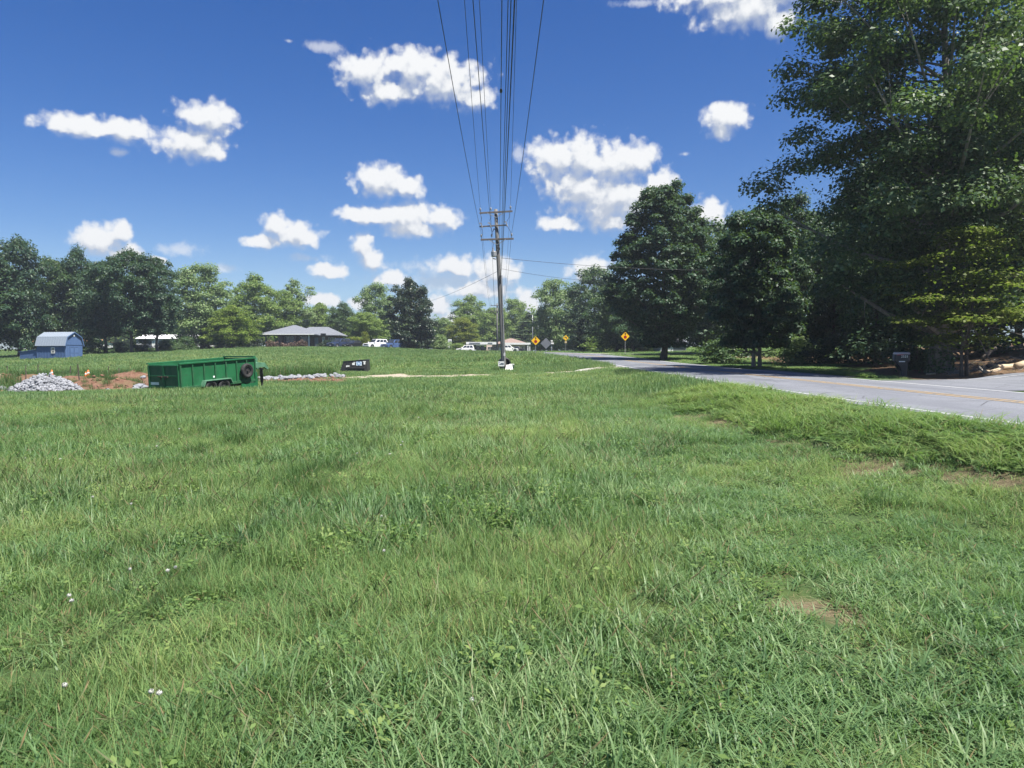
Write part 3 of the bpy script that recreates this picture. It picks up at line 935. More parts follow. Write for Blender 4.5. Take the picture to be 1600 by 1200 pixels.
    V = quads_from(pos, np.stack([np.cos(a), np.sin(a), .5 + 0 * a], 1) + r.normal(size=(n, 3)) * .4, .16 * (.6 + .7 * r.random(n)), r)
    link("ivy", fast_mesh("ivy", V, 4, np.arange(len(V))), LEAF['deep'], t)
    # right edge neighbour
    x, y = P(1690, 556, 43)[0], 43
    me2 = tree_meshes(205, 22, 5.2, 2.5, prof=lambda t: dome(t, .5, .5), ncl=230, nleaf=56000, leaf=.19, clr=.19, trunk_r=.3, lump=.2, outer=1.3, limbs=36, twigs=1)
    plant("oak_tree", "green tree cut off by the photo's right edge, behind the leaf covered bank", "tree", me2, 22, 5.2, x, y, 22, 5.2, 'mid')
    # yellow-green understory tree
    x, y = P(1503, 556, 32.6)[0], 32.6
    me3 = tree_meshes(206, 6.6, 3.0, 1.1, prof=lambda t: dome(t, .6, .45), ncl=95, nleaf=9500, leaf=.17, clr=.22, flat=.30, trunk_r=.075, lump=.25, outer=1.0, limbs=50, layers=6, up=1.2, twigs=1)
    t = plant("maple_tree", "small yellow-green tree with flat layered sprays standing in front of the dark wood", "tree", me3, 6.6, 3.0, x, y, 6.6, 2.9, 'olive', bark='bark')
    mb = MB()
    mb.tube([(.28, .1, -.3), (.26, .1, 1.2), (.4, 0, 2.8), (.6, .1, 4)], [.09, .075, .06, .03], 7)
    mb.build("trunk", M['bark'], t, True)
    # the dark wood behind, each trunk its own tree
    wood = [tree_meshes(210 + i, 18, 5.5, 1.4, prof=lambda t: dome(t, .55, .42), ncl=150, nleaf=30000, leaf=.32, clr=.18, trunk_r=.24, lump=.14, outer=1.2, fill=.18) for i in range(3)]
    spots = [
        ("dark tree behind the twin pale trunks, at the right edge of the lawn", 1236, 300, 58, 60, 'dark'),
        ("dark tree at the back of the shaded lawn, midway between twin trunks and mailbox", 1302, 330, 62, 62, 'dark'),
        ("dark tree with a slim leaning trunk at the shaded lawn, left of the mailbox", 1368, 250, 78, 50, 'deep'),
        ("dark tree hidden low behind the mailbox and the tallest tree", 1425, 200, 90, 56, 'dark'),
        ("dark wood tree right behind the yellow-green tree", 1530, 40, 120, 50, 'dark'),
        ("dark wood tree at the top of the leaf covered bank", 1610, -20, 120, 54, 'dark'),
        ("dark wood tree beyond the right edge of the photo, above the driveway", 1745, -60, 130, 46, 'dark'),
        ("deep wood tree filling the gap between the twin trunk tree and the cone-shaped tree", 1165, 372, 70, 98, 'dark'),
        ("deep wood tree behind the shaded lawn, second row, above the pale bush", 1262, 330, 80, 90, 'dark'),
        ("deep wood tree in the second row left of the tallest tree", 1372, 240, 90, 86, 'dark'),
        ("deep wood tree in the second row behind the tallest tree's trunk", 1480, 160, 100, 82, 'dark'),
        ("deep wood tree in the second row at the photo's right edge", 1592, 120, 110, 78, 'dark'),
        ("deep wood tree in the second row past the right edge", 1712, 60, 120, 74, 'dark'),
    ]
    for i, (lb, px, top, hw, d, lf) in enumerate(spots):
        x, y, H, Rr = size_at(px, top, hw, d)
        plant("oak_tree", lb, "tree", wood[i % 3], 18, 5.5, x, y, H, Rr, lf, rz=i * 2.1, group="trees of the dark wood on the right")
    # bushes
    bush = [tree_meshes(230 + i, 2.2, 1.5, .1, prof=lambda t: dome(t, .6, .3), ncl=50, nleaf=3200, leaf=.17, clr=.3, trunk_r=.05, lump=.15, limbs=10) for i in range(2)]
    hedge = tree_meshes(235, 1.6, 1.1, .05, prof=lambda t: dome(t, .4, .35), ncl=60, nleaf=3600, leaf=.15, clr=.26, trunk_r=.05, lump=.05, limbs=8)
    for i, px in enumerate((257, 277, 300, 321, 342, 362, 383, 402)):
        p = P(px, 556, 157)
        q = ("leftmost", "second from the left", "third from the left", "fourth from the left", "fifth from the left", "sixth from the left", "seventh from the left", "last before the brick house")[i]
        plant("round_shrub", f"dark clipped round shrub, {q} in the row beside the brick house", "shrub", hedge, 1.6, 1.1, p[0], 157, 1.9, 1.25, 'glossy', rz=i, group="row of clipped shrubs left of the brick house")
    for lb, px, d, h, w, lf, k in [
        ("pale green rounded bush at the back of the shaded lawn", 1243, 56, 2.1, 1.9, 'grey', 0),
        ("dark low bush against the wood, left of the twin trunks", 1128, 60, 1.9, 2.0, 'deep', 1),
        ("dark bush behind the lawn right of the pale bush", 1300, 54, 2.0, 2.2, 'dark', 0),
        ("dark bush filling the wood edge behind the leaning trunk", 1365, 48, 2.4, 2.2, 'dark', 1),
        ("dark bush close behind the mailbox", 1432, 39.5, 2.3, 1.5, 'dark', 0),
        ("dark bush at the wood edge right of the tallest trunk", 1530, 46, 2.4, 2.4, 'dark', 1),
        ("dark low bush under the stop ahead sign's backdrop", 1000, 121, 2.6, 3.5, 'deep', 0),
        ("green bush at the lawn edge left of the cedar", 899, 156, 2.4, 3.0, 'mid', 1),
        ("green bush at the lawn edge right of the cedar", 948, 130, 2.6, 3.6, 'mid', 0),
        ("dark bush under the left wood, beside the barn's right wall", 146, 122, 2.0, 1.8, 'deep', 1),
        ("dark bush between the trunks, left end of the long white building", 222, 127, 2.2, 1.9, 'dark', 0),
        ("dark bush straight before the middle of the long white building", 262, 129, 2.0, 1.7, 'deep', 1),
        ("dark bush before the right end of the long white building", 290, 133, 2.4, 2.0, 'deep', 0),
        ("low green bush behind the trunks, above the gap between cones and trailer", 188, 128, 1.8, 1.6, 'deep', 0),
        ("dark green bush between brick house and dark blue vehicle", 512, 149, 1.4, 1.9, 'glossy', 0),
        ("bright yellow flowering bush behind the black car", 556, 162, 2.3, 2.9, 'yellow', 1),
        ("thin pale bare-looking shrub between the black car and the white car", 571, 147, 3.1, .9, 'yellow', 0),
        ("pale shrub at the magnolia's right foot", 688, 156, 3.2, 2.2, 'grey', 1),
        ("green bush left of the filling station canopy by the price sign", 716, 186, 2.2, 3.0, 'mid', 0),
        ("bright roadside bush behind the stop ahead sign on the left verge", 846, 170, 3.0, 2.2, 'bright', 1),
    ]:
        p = P(px, 556, d)
        plant("bush", lb, "bush", bush[k], 2.2, 1.5, p[0], d, h, w, lf, rz=px, group="loose bushes")


build_trees()

# ------------------------------------------------------------------ the green dump trailer
def wheel_parts(parent, c, axis, r, w, rimmat, name="wheel"):
    """a wheel: an empty-free part mesh (tyre) with its rim as sub-part"""
    c, ax = Vector(c), Vector(axis).normalized()
    h = w / 2
    t = MB().ring(c, ax, [(r * .60, -h * .8), (r * .80, -h), (r * .96, -h * .8), (r, -h * .4), (r, h * .4), (r * .96, h * .8), (r * .80, h), (r * .60, h * .8)], 24).build(name, M['rubber'], parent, True)
    m = MB()
    m.ring(c, ax, [(r * .615, -h * .75), (r * .615, h * .75), (r * .55, h * .78), (r * .50, h * .25), (r * .14, h * .35), (.01, h * .35), (.01, -h * .1), (r * .5, -h * .1), (r * .55, -h * .75)], 20)
    m.cyl(c, c + ax * h * .75, r * .16, r * .12, 10)
    u = ax.orthogonal().normalized()
    v = ax.cross(u)
    for k in range(6):
        p = c + (u * math.cos(k * 1.047) + v * math.sin(k * 1.047)) * r * .3
        m.cyl(p + ax * h * .2, p + ax * h * .5, .02, n=6)
    m.build("rim", rimmat, t)
    return t


def build_trailer():
    L, Wd, HT, Z0 = 4.3, 2.05, 1.0, .42
    al = R(62)
    near = P(282, 570, 33.4)          # upper near corner of box: right rear
    g0 = tz(near[0], near[1])
    t = thing("dump_trailer", "long green steel dump trailer standing at the field's far edge", "trailer", (near[0], near[1], g0), al)
    # local x runs forward along the box, y to its far side; rear right corner at 0,0
    top = near[2] - g0
    z0 = top - HT
    pitch = R(3.4)

    def fix(o):
        o.rotation_euler = (0, -pitch, 0)
        return o
    th = .05
    fix(MB().box(.02, L, .0, Wd, z0 - .06, z0).build("bed_floor", M['green_dark'], t))
    ribs = [.0, .62, 1.24, 1.86, 2.48, 3.1, 3.70, 4.24]
    for y0, y1, yo in ((0, th, -.055), (Wd - th, Wd, Wd)):
        w = fix(MB().box(.04, L, y0, y1, z0, z0 + HT).build("side_wall", M['green_paint'], t))
        for x in ribs:
            MB().box(x, x + .07, yo, yo + .055, z0 - .02, z0 + HT - .03).build("rib", M['green_dark'], w, bevel=.006)
        MB().box(-.03, L + .03, yo - .02 if yo < 0 else yo - .04, yo + .09 if yo < 0 else yo + .075, z0 + HT, z0 + HT + .07).build("top_rail", M['green_paint'], w, bevel=.01)
        MB().box(.0, L, yo - .01, yo + .065, z0 - .10, z0 + .03).build("bottom_rail", M['green_dark'], w, bevel=.008)
    f = fix(MB().box(L - .05, L, .05, Wd - .05, z0, z0 + HT + .03).build("front_wall", M['green_paint'], t))
    MB().box(L - .09, L + .04, -.02, Wd + .02, z0 + HT + .07, z0 + HT + .13).build("top_rail", M['green_paint'], f)
    for y0, y1, s in ((.05, Wd / 2 - .01, 1), (Wd / 2 + .01, Wd - .05, -1)):
        dmb = MB().box(-.01, .03, y0, y1, z0 - .02, z0 + HT - .02)
        door = fix(dmb.build("tailgate_door", M['green_dark'], t))
        e = MB()
        e.box(-.05, -.01, y0, y0 + .06, z0 - .02, z0 + HT - .02).box(-.05, -.01, y1 - .06, y1, z0 - .02, z0 + HT - .02)
        e.box(-.048, -.01, y0 + .06, y1 - .06, z0 + HT - .08, z0 + HT - .02).box(-.048, -.01, y0 + .06, y1 - .06, z0 - .02, z0 + .05).box(-.045, -.01, y0 + .06, y1 - .06, z0 + HT * .5 - .03, z0 + HT * .5 + .03)
        e.build("door_frame", M['green_paint'], door, bevel=.006)
        yl = y1 - .12 if s > 0 else y0 + .12
        MB().bar((-.07, yl - .2 * s, z0 + HT * .47), (-.07, yl + .08 * s, z0 + HT * .47), .05).bar((-.07, yl, z0 + HT * .47), (-.07, yl, z0 + HT * .34), .035).build("latch", M['rust'], door)
        if s < 0:
            MB().box(-.016, -.0115, y1 - .62, y1 - .08, z0 + .10, z0 + .22).build("decal", M['white'], door)
    c = MB()
    for y in (.45, Wd - .5):
        c.box(-.05, L + .35, y, y + .10, z0 - .26, z0 - .10)
    for x in (.1, 1.2, 2.6, 3.9):
        c.box(x, x + .08, .45, Wd - .4, z0 - .24, z0 - .12)
    fix(c.build("chassis", M['black_metal'], t))
    fix(MB().box(-.10, .02, .02, Wd - .02, z0 - .22, z0 - .08).build("rear_bumper", M['rust'], t))
    for y, s in ((-.13, -1), (Wd + .13, 1)):
        for x in (1.48, 2.22):
            fix(wheel_parts(t, (x, y, z0 - .14), (0, s, 0), .33, .21, M['black_metal']))
        ya, yb = (y - .14, y + .12)
        fix(MB().prism([(1.02, z0 - .05), (1.14, z0 + .22), (2.58, z0 + .22), (2.70, z0 - .05), (2.66, z0 - .05), (2.55, z0 + .18), (1.17, z0 + .18), (1.06, z0 - .05)], 'y', ya, yb).build("fender", M['green_pale'], t, bevel=.004))
    fix(MB().box(1.72, 1.80, -.075, -.06, z0 + .30, z0 + .38).build("marker", M['white'], t))
    sp = wheel_parts(t, (3.62, -.17, z0 + HT * .47), (0, -1, 0), .35, .2, M['black_metal'], "spare_wheel")
    fix(sp)
    # tool box and leg at the front, gooseneck with its jack
    fix(MB().box(3.3, L + .02, -.10, -.075, z0 - .50, z0 - .13).box(L - .09, L + .05, -.07, .05, z0 - .62, z0 + .35).build("side_skirt", M['green_paint'], t))
    k = MB()
    for y in (.7, 1.35):
        k.prism([(L + .02, z0 + .45), (L + .75, z0 + .78), (L + 1.25, z0 + .72), (L + 1.5, z0 + .42), (L + 1.42, z0 + .36), (L + 1.2, z0 + .5), (L + .75, z0 + .52), (L + .02, z0 + .15)], 'y', y - .07, y + .07)
    k.box(L + .5, L + .6, .77, 1.28, z0 + .55, z0 + .65)
    fix(k.build("gooseneck", M['green_pale'], t, bevel=.01))
    fix(MB().box(L + .30, L + .95, .8, 1.25, z0 + .66, z0 + .98).build("pump_box", M['green_pale'], t, bevel=.02))
    j = MB()
    j.bar((L + 1.36, 1.02, z0 + .45), (L + 1.36, 1.02, z0 - .25), .11).bar((L + 1.36, 1.02, z0 - .25), (L + 1.36, 1.02, z0 - .75), .075).box(L + 1.22, L + 1.5, .88, 1.16, z0 - .79, z0 - .75)
    j.bar((L + 1.3, .8, z0 + .4), (L + 1.42, 1.24, z0 + .4), .06)
    fix(j.build("jack_leg", M['black_metal'], t))
    return t


build_trailer()


# ------------------------------------------------------------------ dark refuse container
def build_dumpster():
    p = at(554, 580, 58)
    t = thing("dumpster", "black slant-sided steel dumpster with white stickers by the gravel track", "dumpster", p, R(2))
    k = 58 / FPX
    out = [(-22.6 * k, .16), (-17.4 * k, .80), (18.8 * k, .93), (20.2 * k, .02), (3 * k, -.02), (-17 * k, .10)]
    b = MB().prism(out, 'y', 0, 1.5).build("body", M['black_metal'], t, bevel=.015)
    MB().prism([(-17.9 * k, .80), (-17.6 * k, .85), (18.9 * k, .99), (19.2 * k, .93)], 'y', -.03, .72).build("lid", M['plastic'], t, bevel=.008)
    MB().prism([(-17.9 * k, .80), (-17.6 * k, .85), (18.9 * k, .99), (19.2 * k, .93)], 'y', .78, 1.53).build("lid", M['plastic'], t, bevel=.008)
    MB().box(-.55, .75, -.07, 0, .30, .44).build("fork_pocket", M['black_metal'], t, bevel=.006)
    for x in (-.55, .1, .75):
        MB().box(x - .03, x + .03, -.045, 0, .12, .80).build("rib", M['black_metal'], t)
    MB().bar((7.8 * k, .1, .95), (7.8 * k, .1, 1.02), .06).build("lid_handle", M['galv'], t)
    for x0, x1, z0, z1, mt in ((-12.8, -7.6, .40, .53, 'white'), (-3.4, 0.8, .56, .72, 'white'), (-1.4, 1.6, .735, .79, 'white'), (13.2, 18.0, .80, .86, 'white'), (14.4, 17, .60, .795, 'white'), (2.8, 11.4, .52, .82, 'sticker')):
        if mt == 'sticker' and 'sticker' not in M:
            M['sticker'] = pmat('blue_white_sticker', (0.42, 0.55, 0.72), (0.66, 0.74, 0.80), 5, .5)
        MB().box(x0 * k, x1 * k, -.062, -.056, z0, z1).build("sticker", M[mt], t)
    ring = MB().ring((7 * k, -.066, .68), (0, 1, 0), [(.10, -.003), (.14, -.003), (.14, .003), (.10, .003)], 20)
    ring.build("sticker_ring", pmat('sticker_blue', (.10, .2, .42), (.14, .26, .48), 3, .5), t)
    for x in (-.4, .7):
        MB().ring((x, .75, .02), (1, 0, 0), [(.02, -.03), (.09, -.03), (.10, 0), (.09, .03), (.02, .03)], 12).build("caster", M['rubber'], t)


build_dumpster()


# ------------------------------------------------------------------ blue barn shed
def build_barn():
    d = 106.0
    A = at(102.5, 562, d)                      # near front corner
    rz = R(-34)
    t = thing("barn_shed", "blue wooden barn shed with a pale gambrel roof and a low lean-to", "shed", A, rz)
    # local: front gable along +x from the corner (0..wf), long side along +y going back (0..ls)
    blue = pmat('blue_barn_boards', (0.055, 0.105, 0.22), (0.075, 0.135, 0.27), 2, .75, stretch=(14, 14, .4))
    blue2 = pmat('blue_barn_door_boards', (0.06, 0.115, 0.235), (0.085, 0.15, 0.29), 2, .75, stretch=(14, 14, .4))
    roof = pmat('pale_ribbed_roofing', (0.24, 0.28, 0.33), (0.30, 0.34, 0.39), 2, .5, metal=.2, stretch=(.3, 8, 8))
    wf, ls, hw = 2.95, 4.9, 1.93
    prof = [(0, hw), (.30, 2.98), (wf / 2, 3.62), (wf - .30, 2.98), (wf, hw)]
    b = MB().prism([(0, -.3)] + [(x, z) for x, z in prof] + [(wf, -.3)], 'y', 0, ls)
    # long side faces the viewer's left, gable the right: turn so that the gable normal points right and near
    ang = R(75)
    t.rotation_euler = (0, 0, ang)
    wall = b.build("wall", blue, t)
    # board battens of the visible sides
    for i in range(11):
        y = .05 + i * (ls - .1) / 10
        MB().box(-.03, -.002, y - .03, y + .03, -.2, hw - .02).build("batten", blue, wall)
    for i in range(9):
        x = .05 + i * (wf - .1) / 8
        MB().box(x - .03, x + .03, -.03, -.002, -.2, hw + .02).build("batten", blue, wall)
    off = .07
    P2 = [(-.14, hw - .16), (.25, 3.02), (wf / 2, 3.70), (wf - .25, 3.02), (wf + .14, hw - .16)]
    for i in range(4):
        (xa, za), (xb, zb) = P2[i], P2[i + 1]
        n = Vector((za - zb, 0, xb - xa)).normalized() * .05
        r_ = MB().prism([(xa, za), (xb, zb), (xb + n.x, zb + n.z), (xa + n.x, za + n.z)], 'y', -.16, ls + .16).build("roof_slope", roof, t)
        for k in range(13):
            y = -.1 + k * (ls + .2) / 12
            MB().hexa([(xa + n.x, y - .02, za + n.z), (xb + n.x, y - .02, zb + n.z), (xb + n.x, y + .02, zb + n.z), (xa + n.x, y + .02, za + n.z),
                       (xa + n.x * 1.6, y - .015, za + n.z * 1.6), (xb + n.x * 1.6, y - .015, zb + n.z * 1.6), (xb + n.x * 1.6, y + .015, zb + n.z * 1.6), (xa + n.x * 1.6, y + .015, za + n.z * 1.6)]).build("roof_rib", roof, r_)
    tr = MB()
    for i in range(4):
        (xa, za), (xb, zb) = P2[i], P2[i + 1]
        tr.bar((xa, -.17, za - .02), (xb, -.17, zb - .02), .05, .12)
    tr.build("gable_trim", blue2, t)
    MB().box(0, wf, -.05, -.032, hw, hw + .10).build("gable_band", blue2, t)
    for k in (0, 1):
        x0 = .72 + k * .76
        dr = MB().box(x0, x0 + .74, -.06, -.034, -.1, 1.72).build("door", blue2, t)
        m = MB()
        m.box(x0 + .02, x0 + .10, -.08, -.062, -.08, 1.70).box(x0 + .64, x0 + .72, -.08, -.062, -.08, 1.70).box(x0 + .10, x0 + .64, -.08, -.062, 1.6, 1.70).box(x0 + .10, x0 + .64, -.08, -.062, .78, .88)
        m.build("door_frame", blue, dr)
    MB().box(wf / 2 - .14, wf / 2 + .14, -.05, -.032, 3.12, 3.36).build("gable_vent", M['white'], t)
    w = MB()
    y0, y1, z0, z1 = 1.75, 2.38, .75, 1.58
    w.box(-.07, -.034, y0, y1, z0, z0 + .08).box(-.07, -.034, y0, y1, z1 - .08, z1).box(-.07, -.034, y0, y0 + .08, z0 + .08, z1 - .08).box(-.07, -.034, y1 - .08, y1, z0 + .08, z1 - .08)
    w.box(-.066, -.034, (y0 + y1) / 2 - .025, (y0 + y1) / 2 + .025, z0 + .08, z1 - .08).box(-.064, -.034, y0 + .08, y1 - .08, (z0 + z1) / 2 - .025, (z0 + z1) / 2 + .025)
    wo = w.build("window", M['white'], t)
    MB().box(-.05, -.036, y0 + .08, y1 - .08, z0 + .08, z1 - .08).build("pane", M['glass'], wo)
    # lean-to at the far end
    l = MB()
    l.hexa([(.1, ls, -.4), (wf - .2, ls, -.4), (wf - .2, ls + 3.1, -.4), (.1, ls + 3.1, -.4), (.1, ls, 1.25), (wf - .2, ls, 1.25), (wf - .2, ls + 3.1, .92), (.1, ls + 3.1, .92)])
    lo = l.build("lean_to", blue, t)
    MB().hexa([(.0, ls, 1.26), (wf - .1, ls, 1.26), (wf - .1, ls + 3.2, .93), (.0, ls + 3.2, .93), (.0, ls, 1.32), (wf - .1, ls, 1.32), (wf - .1, ls + 3.2, .99), (.0, ls + 3.2, .99)]).build("lean_to_roof", blue2, lo)


build_barn()


# ------------------------------------------------------------------ brick house
def hip(mb, x0, x1, y0, y1, z, h, ridge_along, inset, th=.12):
    """hip roof over a rectangle, closed underneath"""
    cx, cy = (x0 + x1) / 2, (y0 + y1) / 2
    a, b = ((cx, y0 + inset, z + h), (cx, y1 - inset, z + h)) if ridge_along == 'y' else ((x0 + inset, cy, z + h), (x1 - inset, cy, z + h))
    lo = [(x0, y0, z - th), (x1, y0, z - th), (x1, y1, z - th), (x0, y1, z - th)]
    up = [(x0, y0, z), (x1, y0, z), (x1, y1, z), (x0, y1, z)]
    fs = [(3, 2, 1, 0), (0, 1, 5, 4), (1, 2, 6, 5), (2, 3, 7, 6), (3, 0, 4, 7)]
    fs += [(4, 5, 8), (5, 6, 9, 8), (6, 7, 9), (7, 4, 8, 9)] if ridge_along == 'y' else [(4, 5, 9, 8), (5, 6, 9), (6, 7, 8, 9), (7, 4, 8)]
    mb.add(lo + up + [a, b], fs)


def window(parent, x0, x1, y, z0, z1, s=-1, bars=1, fr=.06):
    """window on a wall facing -y"""
    m = MB()
    m.box(x0, x1, y - .06, y - .003, z0, z0 + fr).box(x0, x1, y - .06, y - .003, z1 - fr, z1).box(x0, x0 + fr, y - .06, y - .003, z0 + fr, z1 - fr).box(x1 - fr, x1, y - .06, y - .003, z0 + fr, z1 - fr)
    for k in range(bars):
        x = x0 + (x1 - x0) * (k + 1) / (bars + 1)
        m.box(x - .03, x + .03, y - .055, y - .003, z0 + fr, z1 - fr)
    w = m.build("window", M['white'], parent)
    MB().box(x0 + fr, x1 - fr, y - .03, y - .004, z0 + fr, z1 - fr).build("pane", M['glass'], w)
    return w


def build_house():
    d = 150.0
    k = d / FPX
    g = at(470, 543, d)
    zb = P(470, 543, d)[2]
    t = thing("brick_house", "low red brick ranch house with a grey hip roof on the rise", "house", (g.x, d, zb), 0)
    X = lambda px: (px - 470) * k
    m = bpy.data.materials.new('red_brickwork')
    m.use_nodes = True
    q = NT(m.node_tree)
    o = q.n('ShaderNodeOutputMaterial')
    co = q.n('ShaderNodeTexCoord').outputs['Object']
    sw = q.n('ShaderNodeSeparateXYZ', (co,))
    bc = q.n('ShaderNodeCombineXYZ', (q.m('ADD', sw.outputs[0], sw.outputs[1]), sw.outputs[2], 0.0)).outputs[0]
    br = q.n('ShaderNodeTexBrick', {'Vector': bc, 'Color1': (.15, .055, .042, 1), 'Color2': (.10, .042, .036, 1), 'Mortar': (.24, .20, .18, 1), 'Scale': 1.0, 'Mortar Size': .012, 'Brick Width': .21, 'Row Height': .075})
    bs = q.n('ShaderNodeBsdfPrincipled', {'Base Color': br.outputs[0], 'Roughness': .9})
    q.t.links.new(bs.outputs[0], o.inputs[0])
    roof = pmat('grey_shingles', (0.125, 0.135, 0.155), (0.165, 0.175, 0.195), 3, .9, bump=.3, stretch=(1, 1, 6))
    H = 2.5
    wall = MB()
    wall.box(X(431), X(483), 1.6, 11, -.6, H).box(X(483), X(505), 3.2, 11, -.6, H).box(X(505), 6.2, 4.0, 9.0, -.6, H - .12)
    w = wall.build("wall", m, t)
    # porch of the front wing: half walls, piers, dark screens
    p = MB()
    p.box(X(414.5), X(483), .0, .22, -.6, .95).box(X(414.5), X(431), .22, 11, -.6, .95)
    p.build("porch_wall", m, t)
    for a, b in ((414.5, 416.5), (436.5, 440), (459.5, 463)):
        MB().box(X(a), X(b), -.01, .24, .95, H).build("pier", m, t)
    MB().box(X(481.8), X(483.6), -.02, .16, -.4, H).build("porch_post", M['white'], t)
    MB().box(X(498.0), X(499.2), 2.9, 3.1, -.3, 1.6).build("porch_post", M['white'], t)
    MB().box(X(414.9), X(415.9), -.10, -.012, -.5, H).build("downspout", M['galv'], t)
    MB().box(X(481), X(500), .6, 3.2, -.6, -.04).build("porch_step", M['concrete'], t)
    window(t, X(441.5), X(458.5), 1.58, .75, 2.2, bars=2)
    window(t, X(464.5), X(480), 1.58, .9, 2.2, bars=1)
    window(t, X(432), X(436), 1.58, .95, 2.2, bars=0)
    window(t, X(497.5), X(501.5), 3.18, 1.25, 2.15, bars=1)
    window(t, X(505.5), X(508.5), 3.98, 1.0, 2.1, bars=0)
    window(t, X(512), X(517), 3.98, 1.0, 2.1, bars=1)
    window(t, 5.0, 5.8, 3.98, 1.0, 2.1, bars=1)
    MB().box(X(485), X(491), 3.13, 3.19, -.1, 2.0).build("door", M['sign_back'], t)
    r_ = MB()
    hip(r_, X(406.5), X(492.5), -.75, 11.8, H + .12, 1.95, 'y', 5.3)
    ro = r_.build("roof", roof, t)
    r2 = MB()
    hip(r2, X(446), 7.1, 2.6, 9.8, H + .02, 1.72, 'x', 3.2)
    r2.build("roof_wing", roof, t)
    MB().box(X(406.3), X(492.7), -.80, -.752, H - .02, H + .14).build("gutter", M['white'], ro)
    MB().box(X(496.5), X(504.5), 2.3, 2.6, H - .15, H + .32).build("porch_gable", M['sign_black'], t)
    # climbing reddish shrubs in front of the half walls
    r = np.random.default_rng(31)
    mt = leafmat('reddish_shrub', (0.10, 0.055, 0.045), (0.17, 0.11, 0.09), (0.26, 0.18, 0.15), .2)
    for a, b, h, lb in ((417, 437, 1.55, "reddish twiggy shrub at the left third of the brick house's half wall"), (440, 460, 1.1, "lowest reddish shrub in the middle of the brick house's half wall"), (461, 482, 1.6, "reddish twiggy shrub beside the white porch post of the brick house")):
        n = 800
        x = r.uniform(X(a), X(b), n)
        pos = np.stack([x, -.75 + r.normal(size=n) * .22, -.3 + r.random(n) ** .8 * h * (1 + .15 * np.sin(x * 3))], 1)
        V = quads_from(pos, r.normal(size=(n, 3)) + (0, -.6, .3), .16 * (.5 + r.random(n)), r)
        b_ = tag(link("shrub", fast_mesh("shrub", V, 4, np.arange(len(V))), mt), lb, "shrub", "reddish shrubs along the house front")
        b_.location = (g.x, d, zb)


build_house()


# ------------------------------------------------------------------ cars
def paint(n, c):
    return pmat(n, c, tuple(v * 1.15 for v in c), 2, .3, .5, coat=.6)


